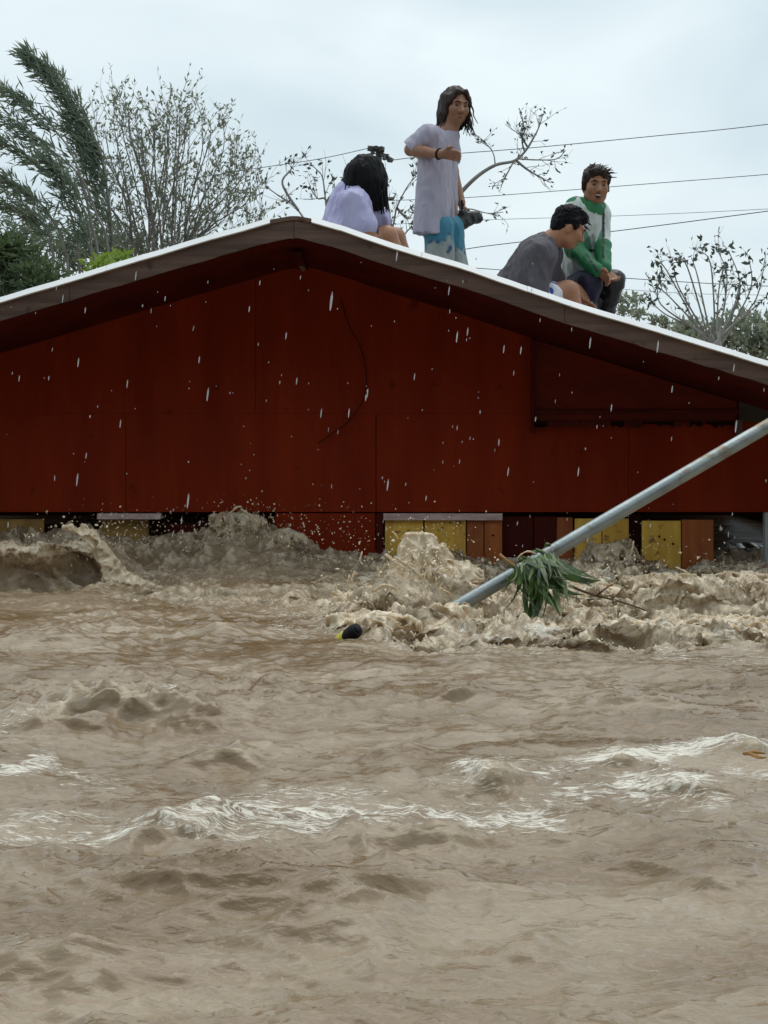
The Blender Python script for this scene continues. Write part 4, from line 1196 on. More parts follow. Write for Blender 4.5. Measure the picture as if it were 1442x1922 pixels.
# ---- the standing man -------------------------------------------------------
def standing_man():
    Y = 10.6
    J = lambda px, py, dy=0: v3(W(px, py, Y+dy))
    gz = roof_z(J(830, 0)[0], Y)
    O = (float(J(832, 0)[0]), Y, gz)
    root = empty('person', O, 'person standing in pale lilac T-shirt and blue shorts, long dark hair, arm bent', 'person')
    hd = Head(J(856, 198), (.38, -.91, -.16), (.10, -.12, 1), .90)
    shR, shL = J(804, 254, -.12), J(844, 254, .12)
    hipR, hipL = J(824, 436, -.07), J(843, 437, .09)
    elR, wrR = J(771, 281, -.10), J(826, 289, -.25)
    elL, wrL = J(850, 322, .24), J(866, 380, .16)
    kneeR, kneeL = J(818, 560, -.10), J(850, 562, .07)
    anR, anL = np.array([kneeR[0]-.02, Y-.06, gz+.085]), np.array([kneeL[0]+.02, Y+.12, gz+.085])
    # bring the knees half way
    for k_, h_, a_ in ((kneeR, hipR, anR), (kneeL, hipL, anL)): k_[:] = (h_+a_)/2+np.array([.03, -.03, .02])
    neck = J(836, 246); chin = hd(0, .0, -.06)
    lo, hi = bounds([hd.c, shR, shL, elR, wrR, elL, wrL, anR, anL, hipR], .17); hi[0] += .1; lo[1] -= .1; lo[2] = gz-.01
    B = Field(lo, hi, SKH)
    hd.skull(B)
    B.cap(neck+[0, 0, -.04], .062, hd(0, -.02, -.07), .052, .03)
    sp = (hipR+hipL)/2; ch = (shR+shL)/2-[0, 0, .09]
    for s_, h_ in ((shR, hipR), (shL, hipL)): B.cap(s_+(ch-s_)*.5-[0, 0, .06], .050, h_+[0, 0, .03], .055, .04)
    B.cap(shR, .040, shL, .038, .03); B.cap(neck-[0, 0, .05], .05, ch, .055, .03)
    B.chain([shR, elR, wrR], [.044, .036, .025], .03); B.cap(elR+(wrR-elR)*.25, .038, elR+(wrR-elR)*.5, .032, .02)
    B.chain([shL, elL, wrL], [.040, .036, .026], .02)
    hand(B, wrR+unit(wrR-elR)*.008, unit([.93, -.25, -.10]), (.1, -.5, .9), .55, .10, .88, 1)
    hand(B, wrL, (.15, -.1, -1), (.3, -1, 0), 1.1, .05, .95, -1)
    for h_, k_, a_ in ((hipR, kneeR, anR), (hipL, kneeL, anL)):
        B.chain([h_, k_, a_], [.082, .052, .036], .04); B.cap(k_+(a_-k_)*.25+[0, .015, 0], .050, k_+(a_-k_)*.55, .042, .03); foot(B, a_, (.7, -.7, 0))
    B.obj('body', M['skin_a'], root, O)
    hd.face(root, O, 'hair')
    # T-shirt
    S = Field(lo, hi, .0058)
    hem = J(818, 436)[2]
    hR, hL = J(804, 436, -.09), J(830, 436, .10)
    for s_, h_ in ((shR, hR), (shL, hL)): S.cap(s_+(ch-s_)*.36-[0, 0, .035], .072, h_, .082, .08)
    S.cap((shR+shL)/2-[0, 0, .08], .088, J(812, 440, -.08), .082, .06); S.cap(J(822, 300, .06), .078, J(822, 440, .12), .08, .06)
    S.cap(shR, .055, shL, .052, .05); S.cap(neck-[0, 0, .035], .066, ch, .08, .05)
    S.cap(shR, .056, shR+(elR-shR)*.78, .060, .03); S.cap(shL, .052, shL+(elL-shL)*.6, .052, .03)
    S.plane((0, 0, hem), (-.06, 0, -1)); S.plane(shR+(elR-shR)*.62, elR-shR) if False else None
    S.ell(J(818, 446), (.07, .10, .09), None, .0, -1)
    S.warp(fold(13, .0075, 3, .22))
    S.cap(neck+[.004, -.012, .03], .066, hd(0, .0, -.06), .06, .008, -1)
    # cut the sleeve end
    sl = shR+(elR-shR)*.74; S.cap(sl+unit(elR-shR)*.10, .085, None, None, .004, -1)
    S.obj('shirt', M['lilac'], root, O)
    # shorts
    T = Field((lo[0], lo[1], gz+.3), (hi[0], hi[1], hem+.12), .006)
    for h_, k_ in ((hipR, kneeR), (hipL, kneeL)):
        T.cap(h_+[0, 0, .03], .086, h_+(k_-h_)*.95, .078, .03)
    T.plane((0, 0, kneeR[2]+.02), (0, 0, -1)); T.warp(fold(9, .006, 8, .4))
    def col(V):
        n1 = pn3(V[:, 0]*14, V[:, 1]*14, V[:, 2]*14); n2 = pn3(V[:, 0]*24+5, V[:, 1]*24, V[:, 2]*30)
        z = (V[:, 2]-J(0, 462)[2])/(25*Y/F)+n1*.9
        c0 = np.array([.028, .20, .30]); c1 = np.array([.30, .34, .33]); c2 = np.array([.02, .07, .16])
        t = smoothstep(.35, -.35, z)[:, None]
        C = c0*(1-t)+c1*t
        q = (smoothstep(.12, .3, n2)*smoothstep(.8, .1, np.abs(z)))[:, None]
        return C*(1-q)+c2*q
    T.obj('shorts', M['blueshorts'], root, O, col)
    # wristband
    w_ = wrR-unit(wrR-elR)*.006; ax_ = unit(wrR-elR); n1 = unit(np.cross(ax_, [0, 0, 1])); n2 = np.cross(ax_, n1)
    mb = MB(); mb.tube([Vector(w_+(n1*math.cos(a_)+n2*math.sin(a_))*.031) for a_ in np.linspace(0, 2*math.pi, 17)], .0055, 6); mb.build('wristband', M['black'], root, origin=O, smooth=True)
    # long windblown hair
    Hh = Field(hd.c-.26, hd.c+.26, .0055)
    hd.e(Hh, (0, -.026, .044), (.084, .100, .090))
    for q in (-1, 1):
        for k in range(5):
            a0 = -.06+k*.022
            Hh.cap(hd(q*.070, a0, .05), .022, hd(q*.080, a0-.01, -.06), .020, .02); Hh.cap(hd(q*.080, a0-.01, -.06), .020, hd(q*.078, a0-.02, -.155+.01*k), .009, .01)
    Hh.cap(hd(-.03, .062, .088), .022, hd(-.072, .052, .02), .016, .02); Hh.cap(hd(.03, .062, .088), .022, hd(.072, .052, .02), .014, .02)
    hd.e(Hh, (0, -.09, -.06), (.07, .035, .10), .03)
    hd.e(Hh, (0, .085, -.01), (.054, .07, .088), .012, -1)
    Hh.warp(lambda x, y, z: .006*pn3(x*45, y*45, z*9)+.004*pn3(x*90, y*90, z*20))
    ho = Hh.obj('hair', M['hair_brown'], root, O)
    rs = []; rg = random.Random(4)
    for i in range(46):     # loose locks, blown to the right of the face and at the left shoulder
        q = 1 if i < 14 else -1
        if q == 1:   # wearer's right, image left
            p0 = hd(.078+rg.uniform(-.01, .012), rg.uniform(-.07, .02), rg.uniform(-.05, .03)); p1 = p0+v3((rg.uniform(-.02, .01), 0, -.07)); p2 = p1+v3((rg.uniform(-.035, .012), 0, -.06))
        else:
            p0 = hd(-.076+rg.uniform(-.008, .008), rg.uniform(-.02, .055), rg.uniform(-.07, .02)); p1 = p0+v3((rg.uniform(0, .025), rg.uniform(-.02, .01), -.07)); p2 = p1+v3((rg.uniform(-.02, .03), rg.uniform(-.02, .02), -.05)); 
        rs.append(([p0, p0*.4+p1*.6+v3((rg.uniform(-.006, .006),)*3), p1, p2], rg.uniform(.004, .0075)))
    strands(rs, 'hair_brown', 'lock', ho, O)
    # the bag he holds behind his hip
    bo = J(880, 408, .13)
    bag = empty('shoulder_bag', tuple(bo), 'small black bag dangling behind the hip of the standing person', 'bag')
    G = Field(bo-.2, bo+.2, .006)
    G.cap(J(866, 418, .10), .040, J(893, 409, .16), .034, .03); G.cap(J(868, 400, .10), .022, J(899, 407, .17), .020, .03); G.warp(fold(16, .005, 2, 1.0))
    G.obj('pouch', M['blackcloth'], bag, bo)
    mb = MB(); mb.tube([Vector(p-bo) for p in (J(868, 406, .12), J(868, 388, .11), J(867, 377, .10), J(872, 388, .13), J(884, 399, .14))], .007, 6); mb.build('strap', M['blackcloth'], bag, smooth=True)
standing_man()

# ---- the woman sitting at the ridge ----------------------------------------
def sitting_woman():
    Y = 9.6
    J = lambda px, py, dy=0: v3(W(px, py, Y+dy))
    seat = roof_z(J(650, 0)[0], Y)
    O = (float(J(650, 0)[0]), Y, seat)
    root = empty('person', O, 'person sitting at the ridge with black bob hiding the face, pale lilac shirt', 'person')
    hd = Head(J(690, 330), (.72, .62, -.30), (.15, 0, 1), .88)
    hipN, hipF = np.array([J(648, 0)[0], Y-.07, seat+.12]), np.array([J(648, 0)[0], Y+.13, seat+.12])
    shN, shF = J(664, 378, -.13), J(676, 374, .16)
    kneeN, kneeF = J(727, 443, -.08), J(742, 446, .14)
    anN, anF = np.array([kneeN[0]+.10, kneeN[1], roof_z(kneeN[0]+.10, Y)+.085]), np.array([kneeF[0]+.10, kneeF[1], roof_z(kneeF[0]+.10, Y)+.085])
    elN, elF = J(690, 436, -.17), J(722, 430, .22); wrN, wrF = J(715, 482, -.14), J(735, 486, .18)
    lo, hi = bounds([hd.c, shN, shF, anN, anF, hipN, hipF, elF, elN], .16); hi[0] += .12; lo[2] = seat-.25
    B = Field(lo, hi, .0058)
    hd.skull(B)
    neck = J(677, 366, .01); B.cap(neck-[0, 0, .02], .055, hd(0, -.02, -.07), .048, .03)
    for s_, h_ in ((shN, hipN), (shF, hipF)): B.cap(s_*.75+(shN+shF)*.125-[0, 0, .05], .075, h_, .10, .06)
    B.cap(shN, .045, shF, .045, .04)
    B.chain([shN, elN, wrN], [.045, .036, .025], .03); B.chain([shF, elF, wrF], [.045, .036, .025], .03)
    hand(B, wrN, (.8, -.1, -.5), (0, -1, .2), .5, .1, .9); hand(B, wrF, (.8, -.2, -.4), (0, -1, .2), .5, .1, .9)
    for h_, k_, a_ in ((hipN, kneeN, anN), (hipF, kneeF, anF)):
        B.chain([h_, k_, a_], [.088, .056, .036], .04); foot(B, a_, (1, 0, -.2))
    B.plane(*under_roof(O[0], Y)); B.obj('body', M['skin_b'], root, O)
    hd.face(root, O)
    S = Field(lo, hi, .006)
    for s_, h_ in ((shN, hipN), (shF, hipF)): S.cap(s_*.75+(shN+shF)*.125-[0, 0, .04], .088, h_-[.01, 0, 0], .118, .07)
    S.cap(J(655, 375), .10, J(634, 440), .10, .06)
    S.cap(shN, .066, shF, .066, .05)
    S.cap(shN, .060, shN+(elN-shN)*.75, .066, .03); S.cap(shF, .066, shF+(elF-shF)*.7, .07, .03)
    S.warp(fold(12, .0075, 5, .35)); S.plane(*under_roof(O[0], Y)); S.cap(neck+[.01, 0, .03], .058, hd(0, -.02, -.06), .055, .008, -1)
    S.obj('shirt', M['lilac2'], root, O)
    T = Field(lo, hi, .006)
    for h_, k_ in ((hipN, kneeN), (hipF, kneeF)): T.cap(h_, .112, h_+(k_-h_)*.60, .082, .03)
    T.warp(fold(10, .006, 6, 1)); T.plane(*under_roof(O[0], Y)); T.obj('shorts', M['navy'], root, O)
    Hh = Field(hd.c-.28, hd.c+.28, .006)
    hd.e(Hh, (0, -.012, .034), (.094, .110, .100))
    hd.e(Hh, (.0, -.035, -.03), (.112, .098, .10), .05)
    Hh.cap(J(672, 330, -.02), .07, J(655, 368, -.02), .030, .05); Hh.cap(J(660, 350, -.04), .045, J(642, 365, -.03), .012, .03)
    Hh.cap(J(700, 345, -.03), .062, J(702, 385, -.04), .036, .05); Hh.cap(J(690, 345, -.06), .05, J(690, 378, -.07), .034, .04)
    Hh.cap(J(712, 335, .0), .045, J(720, 382, .0), .020, .04); Hh.cap(J(700, 330, .1), .06, J(712, 385, .10), .03, .04)
    Hh.warp(lambda x, y, z: .008*pn3(x*40, y*40, z*7)+.005*pn3(x*85, y*85, z*14))
    ho = Hh.obj('hair', M['hair'], root, O)
    rs = []; rg = random.Random(8)
    for i in range(110):
        u = rg.random(); px = 648+78*u; py0 = float(np.interp(px, [648, 680, 700, 726], [345, 360, 372, 350])); dy = rg.uniform(-.10, .05)
        tip = float(np.interp(px, [648, 670, 690, 705, 728], [368, 375, 388, 396, 394]))+rg.uniform(-6, 8)
        sx = (px-690)*.12+rg.uniform(-2, 2)
        rs.append(([J(px, py0, dy-.02), J(px+sx*.4, (py0+tip)/2, dy-.03), J(px+sx, tip, dy-.02)], rg.uniform(.0025, .005)))
    strands(rs, 'hair', 'lock', ho, O)
sitting_woman()

# ---- the hunched man ---------------------------------------------------------
def hunched_man():
    Y = 9.45
    J = lambda px, py, dy=0: v3(W(px, py, Y+dy))
    seat = roof_z(J(968, 0)[0], Y)
    O = (float(J(968, 0)[0]), Y, seat)
    root = empty('person', O, 'person hunched forward on the roof in dark grey T-shirt with short black hair', 'person')
    hd = Head(J(1068, 426), (.90, .16, -.46), (.55, .0, 1), .88)
    hipN, hipF = np.array([J(972, 0)[0], Y-.09, seat+.10]), np.array([J(978, 0)[0], Y+.13, seat+.10])
    shN, shF = J(1008, 476, -.15), J(1024, 470, .17)
    elN, wrN = J(1004, 552, -.17), J(1052, 590, -.14)
    elF, wrF = J(1040, 540, .20), J(1075, 560, .16)
    kneeN, kneeF = J(1066, 548, -.05), J(1082, 552, .17)
    anN = np.array([kneeN[0]+.06, kneeN[1], roof_z(kneeN[0]+.06, Y)+.085]); anF = np.array([kneeF[0]+.06, kneeF[1], roof_z(kneeF[0]+.06, Y)+.085])
    neck = J(1034, 456, .0)
    lo, hi = bounds([hd.c, shN, shF, hipN, hipF, kneeF, anN, anF, wrN], .17); hi[0] += .15
    B = Field(lo, hi, .0055)
    hd.skull(B)
    B.cap(neck-[.03, 0, .01], .062, hd(0, -.03, -.06), .052, .03)
    for s_, h_ in ((shN, hipN), (shF, hipF)): B.cap(s_*.75+(shN+shF)*.125-[.0, 0, .03], .078, h_, .095, .06)
    B.cap(shN, .05, shF, .05, .04)
    B.chain([shN, elN, wrN], [.050, .038, .026], .03); B.chain([shF, elF, wrF], [.050, .038, .026], .03)
    hand(B, wrN, (.9, 0, -.3), (0, -1, .2), .5); hand(B, wrF, (.9, 0, -.3), (0, -1, .2), .5)
    for h_, k_, a_ in ((hipN, kneeN, anN), (hipF, kneeF, anF)):
        B.chain([h_, k_, a_], [.090, .062, .040], .04); foot(B, a_, (1, 0, -.25))
    B.plane(*under_roof(O[0], Y)); B.obj('body', M['skin_b'], root, O); hd.face(root, O)
    S = Field(lo, hi, .006)
    for s_, h_ in ((shN, hipN), (shF, hipF)): S.cap(s_*.72+(shN+shF)*.14-[.0, 0, .02], .096, h_-[.0, 0, .0], .118, .08)
    S.cap(J(1000, 482, -.02), .085, J(962, 540), .10, .06)
    S.cap(shN, .066, shF, .066, .05); S.cap(J(1012, 474), .08, neck-[.02, 0, .01], .062, .05)
    S.cap(shN, .068, shN+(elN-shN)*.95, .070, .02); S.cap(shF, .066, shF+(elF-shF)*.8, .064, .03)
    S.warp(fold(13, .0075, 15, .5)); S.plane(*under_roof(O[0], Y)); S.cap(neck+[.012, 0, .018], .060, hd(0, -.02, -.05), .056, .008, -1)
    S.obj('shirt', M['greyshirt'], root, O)
    T = Field(lo, hi, .006)
    for h_, k_ in ((hipN, kneeN), (hipF, kneeF)): T.cap(h_, .106, h_+(k_-h_)*.62, .084, .03)
    T.warp(fold(10, .005, 16, 1)); T.plane(*under_roof(O[0], Y)); T.obj('shorts', M['whitecloth'], root, O)
    T = Field(lo, hi, .006)
    for h_, k_ in ((hipN, kneeN), (hipF, kneeF)): T.cap(h_+(k_-h_)*.56, .087, h_+(k_-h_)*.60, .087, .0)
    T.plane(*under_roof(O[0], Y)); T.obj('hem', M['bluecloth'], root, O)
    Hh = Field(hd.c-.2, hd.c+.2, .0055)
    hd.e(Hh, (0, -.022, .042), (.084, .102, .092)); hd.e(Hh, (0, .045, .088), (.06, .045, .035), .03); hd.e(Hh, (0, -.07, -.02), (.066, .04, .06), .03)
    for q in (-1, 1): Hh.cap(hd(q*.07, .01, .04), .020, hd(q*.074, .018, .0), .012, .02)
    hd.e(Hh, (0, .098, -.045), (.075, .075, .105), .015, -1)
    for q in (-1, 1): hd.e(Hh, (q*.082, .0, -.045), (.022, .036, .046), .01, -1)
    Hh.warp(lambda x, y, z: .007*pn3(x*50, y*50, z*50)+.004*pn3(x*100, y*100, z*100))
    ho = Hh.obj('hair', M['hair'], root, O)
    rs = []; rg = random.Random(14)
    for i in range(60):
        an = rg.uniform(-1.2, 1.5); q = rg.uniform(-.075, .075)
        p0 = hd(q, -.02+.095*math.sin(an)*.95, .04+.088*math.cos(an)*math.sqrt(max(.05, 1-(q/.085)**2))); n_ = unit(p0-hd(0, -.02, .03))
        p0 = p0-n_*.006; p1 = p0+n_*.012+hd.f*.014; p2 = p1+n_*rg.uniform(-.004, .010)+hd.f*rg.uniform(.012, .034)-hd.u*.006
        rs.append(([p0, p1, p2], rg.uniform(.003, .006)))
    strands(rs, 'hair', 'lock', ho, O)
hunched_man()

# ---- the crouching youth in the green and white jersey -----------------------
def crouching_youth():
    Y = 9.75
    J = lambda px, py, dy=0: v3(W(px, py, Y+dy))
    gz = roof_z(J(1110, 0)[0], Y)
    O = (float(J(1105, 0)[0]), Y, gz)
    root = empty('person', O, 'person crouching in green and white long-sleeved jersey with mouth open, hands on knees', 'person')
    hd = Head(J(1118, 346), (.16, -.96, -.14), (.06, -.08, 1), .86)
    neck = J(1108, 388, .02)
    shR, shL = J(1081, 390, .0), J(1126, 396, .07)
    elR, wrR = J(1078, 468, -.06), J(1119, 506, -.20)
    elL, wrL = J(1131, 462, .0), J(1135, 503, -.15)
    hipR, hipL = J(1082, 540, .12), J(1118, 542, .18)
    kneeR, kneeL = J(1108, 530, -.14), J(1153, 527, -.02)
    anR = np.array([kneeR[0]-.02, Y+.03, roof_z(kneeR[0], Y)+.085]); anL = np.array([J(1128, 0)[0], Y+.16, roof_z(kneeL[0]-.06, Y)+.085])
    lo, hi = bounds([hd.c, shR, shL, elR, elL, hipR, kneeL, anR, anL, wrR], .16); lo[1] -= .08
    B = Field(lo, hi, SKH)
    hd.skull(B); hd.e(B, (0, .10, -.075), (.020, .022, .012), .006, -1)
    B.cap(neck-[0, 0, .03], .054, hd(0, -.015, -.07), .048, .03)
    for s_, h_ in ((shR, hipR), (shL, hipL)): B.cap(s_*.7+(shR+shL)*.15-[.0, 0, .06], .046, h_, .066, .04)
    B.cap(shR, .034, shL, .032, .03)
    B.chain([shR, elR, wrR], [.036, .031, .024], .02); B.chain([shL, elL, wrL], [.034, .030, .024], .02)
    hand(B, wrR, (.75, -.2, -.6), (.4, -.8, .4), .7, .10, .78, 1); hand(B, wrL, (.55, -.3, -.75), (-.8, -.4, -.1), .7, .10, .78, -1)
    for h_, k_, a_ in ((hipR, kneeR, anR), (hipL, kneeL, anL)):
        B.chain([h_, k_, a_], [.062, .048, .036], .03); foot(B, a_, (.3, -.9, 0))
    B.obj('body', M['skin_c'], root, O); hd.face(root, O, 'hair', True)
    S = Field(lo, hi, .0055)
    for s_, h_ in ((shR, hipR), (shL, hipL)): S.cap(s_*.72+(shR+shL)*.14-[.0, 0, .04], .070, h_+[0, 0, .02], .090, .07)
    S.cap(J(1086, 440, .05), .07, J(1080, 520, .10), .075, .05)
    S.cap(shR, .050, shL, .046, .04); S.cap(neck-[0, 0, .01], .060, (shR+shL)/2-[0, 0, .06], .072, .04)
    S.cap(neck-[0, 0, .02], .060, neck+[0, .0, .024], .056, .015)
    S.chain([shR, elR, wrR], [.050, .046, .036], .025); S.chain([shL, elL, wrL], [.046, .042, .036], .025)
    S.warp(fold(13, .006, 25, .5)); S.cap(neck+[.004, -.012, .035], .052, hd(0, .0, -.06), .052, .006, -1)
    S.plane((0, 0, J(0, 536)[2]), (0, 0, -1))
    def segd(V, a_, b_):
        a_ = v3(a_); b_ = v3(b_); d = b_-a_; t = np.clip((V-a_)@d/(d@d), 0, 1); return np.linalg.norm(V-a_-t[:, None]*d, axis=1)
    def col(V):
        px = CX+F*V[:, 0]/V[:, 1]; py = HY-F*(V[:, 2]-CAM_H)/V[:, 1]
        C = np.tile(np.array([.60, .66, .64]), (len(V), 1))
        green = np.array([.010, .16, .055]); dk = np.array([.012, .035, .028]); mid = np.array([.09, .24, .17])
        dA = np.minimum(np.minimum(segd(V, shR, elR)-.050, segd(V, elR, wrR)-.042), segd(V, elL*.7+wrL*.3, wrL)-.046)
        mid_ = (shR+shL)/2
        dT = np.minimum(segd(V, shR*.72+(shR+shL)*.14-[0, 0, .04], hipR)-.080, segd(V, shL*.72+(shR+shL)*.14-[0, 0, .04], hipL)-.080)
        dT = np.minimum(dT, segd(V, J(1086, 440, .05), J(1080, 520, .10))-.073)
        dT = np.minimum(dT, segd(V, neck-[0, 0, .03], mid_-[0, 0, .08])-.072)
        sl = (dA < dT-.012) & (py < 525)
        fr = V[:, 1] < Y+.10
        p1 = (np.abs(px-(1099+ (py-430)*.16)) < 6.5*smoothstep(425, 450, py)) & (py > 425) & (py < 473) & fr
        p2 = (np.abs(px-(1131-(py-430)*.20)) < 5.5*smoothstep(418, 450, py)) & (py > 418) & (py < 473) & fr
        C[p1 | p2] = mid
        C[sl] = green
        ya = 470+((px-1112)/14)**2*4
        C[(np.abs(py-ya) < 2.6) & (px > 1097) & (px < 1132) & fr & ~sl] = dk
        C[(np.abs(px-(1102+(py-478)*.62)) < 2.6) & (py > 476) & (py < 512) & fr] = dk
        C[(np.abs(px-1133) < 2.4) & (py > 385) & (py < 485) & fr] = dk
        C[np.linalg.norm((V-(neck+[0, 0, .01]))*[1, 1, .9], axis=1) < .088] = green
        return C
    S.obj('jersey', M['jersey'], root, O, col)
    T = Field(lo, hi, .0058)
    T.cap(hipR, .09, kneeR, .064, .03); T.cap(kneeR, .062, kneeR+(anR-kneeR)*.5, .056, .02); T.cap(hipL, .088, hipL+(kneeL-hipL)*.6, .074, .03)
    T.warp(fold(10, .006, 26, 1)); T.obj('shorts', M['navy'], root, O)
    T = Field(lo, hi, .0058)
    T.cap(hipL+(kneeL-hipL)*.5, .06, kneeL, .058, .02); T.cap(kneeL, .056, anL+[0, 0, .03], .050, .02); T.cap(kneeR+(anR-kneeR)*.4, .055, anR+[0, 0, .02], .046, .01)
    T.warp(fold(14, .005, 27, 1)); T.obj('leggings', M['blackcloth'], root, O)
    Hh = Field(hd.c-.2, hd.c+.2, .0055)
    hd.e(Hh, (0, -.018, .040), (.082, .100, .091)); hd.e(Hh, (0, .058, .078), (.058, .034, .034), .03)
    for q in (-1, 1): Hh.cap(hd(q*.072, .02, .05), .020, hd(q*.078, .012, -.03), .011, .02); 
    hd.e(Hh, (0, -.07, -.03), (.066, .045, .06), .03)
    hd.e(Hh, (0, .098, -.048), (.062, .07, .105), .012, -1)
    Hh.warp(lambda x, y, z: .007*pn3(x*50, y*50, z*30)+.004*pn3(x*100, y*100, z*60))
    ho = Hh.obj('hair', M['hair_brown'], root, O)
    rs = []; rg = random.Random(24)
    for i in range(46):
        q = rg.uniform(-.082, .082); an = rg.uniform(-.9, 1.35)
        p0 = hd(q, -.018+.098*math.sin(an), .04+.090*math.cos(an)*math.sqrt(max(.05, 1-(q/.09)**2))); n_ = unit(p0-hd(0, -.02, .03))
        p0 = p0-n_*.006; p1 = p0+n_*.010+hd.f*.012-hd.r*.008; p2 = p1+n_*rg.uniform(-.004, .012)+hd.f*rg.uniform(.008, .026)-hd.r*rg.uniform(-.01, .02)
        rs.append(([p0, p1, p2], rg.uniform(.003, .0055)))
    strands(rs, 'hair_brown', 'lock', ho, O)
crouching_youth()
# ---------------------------------------------------------------- splashes, spray and rain
M['spray'] = mat('splashed_water', (0.78, 0.67, 0.51), (0.46, 0.36, 0.23), rough=0.28, scale=(9, 9, 9), lo=.3, hi=.7, bump=.2, bscale=40, spec=.5)
M['drop'] = mat('water_drop', (0.82, 0.72, 0.54), (0.62, 0.50, 0.33), rough=0.12)
M['rain'] = mat('rain_drop', (0.62, 0.64, 0.66), (0.5, 0.52, 0.54), rough=0.08)

_sp = M['spray'].node_tree.nodes['Principled BSDF']; _sp.inputs['Subsurface Weight'].default_value = .6; _sp.inputs['Subsurface Radius'].default_value = (.02, .014, .008); _sp.inputs['Subsurface Scale'].default_value = .6
def splash(lo, hi, h, fn, name='splash'):
    f = Field(lo, hi, h); x, y, z = f.grid(); f.D = fn(x, y, z).astype(np.float32)
    V, Q = f.mesh()
    return V, Q
def fbm(x, y, z, s, o=3):
    a = 0; am = 1
    for i in range(o): a = a+am*pn3(x*s+3.1*i, y*s+1.7*i, z*s); s *= 2.1; am *= .5
    return a
c = onwater(785, 1140)
def f_pole(x, y, z):
    v = (y-c.y)/.18
    top = .215*np.exp(-((x-c.x+.0)/.12)**2)+.12*np.exp(-((x-c.x-.06)/.20)**2)
    top = np.maximum(top, .04)*(1+.45*pn3(x*11, y*11, z*0+.5))
    d = np.maximum((z-top*np.exp(-v*v))*.55, (np.abs(x-c.x)-.32)*.5)
    return d+.070*np.abs(fbm(x, y, z*.7, 15, 2))+.045*np.abs(fbm(x+4, y, z, 8, 2))-.026
parts = []
parts.append(splash((c.x-.40, c.y-.24, -.03), (c.x+.40, c.y+.24, .31), .0052, f_pole))
# thrown sheet at the end of the curling wave
P0 = [W(a_, b_, 8.28) for a_, b_ in [(118, 988), (140, 992), (165, 1005), (183, 1028), (198, 1055), (208, 1085), (216, 1118)]]
R0 = [.008, .016, .022, .026, .030, .036, .045]
f = Field((P0[0].x-.2, 8.0, -.1), (P0[-1].x+.25, 8.55, .33), .0055)
for i in range(6): f.cap(P0[i], R0[i], P0[i+1], R0[i+1], .02)
P1 = [W(a_, b_, 8.3) for a_, b_ in [(160, 985), (172, 1005), (190, 1030), (215, 1065), (245, 1095), (300, 1118)]]
for i in range(5): f.cap(P1[i], .010+.006*i, P1[i+1], .010+.006*(i+1), .03)
x, y, z = f.grid(); f.D = f.D+(.050*np.abs(fbm(x, y, z, 15, 2))-.008).astype(np.float32)
parts.append(f.mesh())
# torn crests of the pile against the wall and of the mounds in front of the boards
for (px, py, rr, hh, Y) in [(452, 985, .13, .08, 9.35), (530, 1008, .12, .04, 9.3), (1150, 1035, .10, .04, 9.3), (1250, 1095, .2, .04, 8.1), (1390, 1090, .16, .04, 8.2),
                            (1100, 1110, .15, .03, 7.8), (860, 1072, .10, .05, 8.0), (1180, 1185, .2, .03, 6.7), (1340, 1175, .22, .035, 6.8), (700, 1165, .16, .035, 6.7), (930, 1180, .12, .03, 6.8), (420, 975, .07, .03, 9.3), (872, 1126, .11, .06, 7.15), (850, 1150, .10, .03, 6.85), (1080, 1150, .1, .04, 6.95)]:
    q = W(px, py, Y)
    def fn(x, y, z, q=q, rr=rr, hh=hh):
        d = np.sqrt(((x-q.x)/rr)**2+((y-q.y)/(rr*.7))**2+((z-q.z+hh*.4)/hh)**2)-1
        return d*hh*.6+.060*np.abs(fbm(x, y, z*.8, 15, 2))+.02*np.abs(pn3(x*8, y*8, z*8))-.018
    parts.append(splash((q.x-rr*1.15, q.y-rr*.9, q.z-hh*1.6), (q.x+rr*1.15, min(q.y+rr*.9, 9.58), q.z+hh*1.5), .0062, fn))
Vs = []; Qs = []; off = 0
for V, Q in parts:
    Vs.append(V); Qs.append(Q+off); off += len(V)
tag(link('splash', np_mesh('splash', np.concatenate(Vs), np.concatenate(Qs)), M['spray']), 'torn brown splashes thrown up round the pole and against the house', kind='stuff')

# drops: a small stretched octahedron-like bead each
def beads(P, D, L, R):
    """P centres, D directions, L half lengths, R radii -> verts, quads (6-sided lozenges)"""
    n = len(P); D = D/np.linalg.norm(D, axis=1, keepdims=True)
    S = np.cross(D, np.tile([.3, 1, .2], (n, 1))); S /= np.linalg.norm(S, axis=1, keepdims=True)
    T = np.cross(D, S); k = 6
    an = np.arange(k)*2*np.pi/k
    rings = [(-1.0, .3), (-.35, 1.0), (.45, .95), (1.0, .25)]
    V = []
    for (h_, r_) in rings:
        V.append(P[:, None]+D[:, None]*(L*h_)[:, None, None]+(S[:, None]*np.cos(an)[None, :, None]+T[:, None]*np.sin(an)[None, :, None])*(R*r_)[:, None, None])
    V = np.stack(V, 1)
    m = len(rings)*k
    Q = []
    for a_ in range(len(rings)-1):
        for b_ in range(k):
            b2 = (b_+1) % k; Q.append([a_*k+b_, a_*k+b2, (a_+1)*k+b2, (a_+1)*k+b_])
    Q.append([0, 1, 2, 3]); Q.append([0, 3, 4, 5]); e = (len(rings)-1)*k; Q.append([e+3, e+2, e+1, e]); Q.append([e+5, e+4, e+3, e])
    Q = np.array(Q)
    return V.reshape(-1, 3), (Q[None]+(np.arange(n)*m)[:, None, None]).reshape(-1, 4)
r = np.random.RandomState(11)
P = []; D = []; L = []; R = []
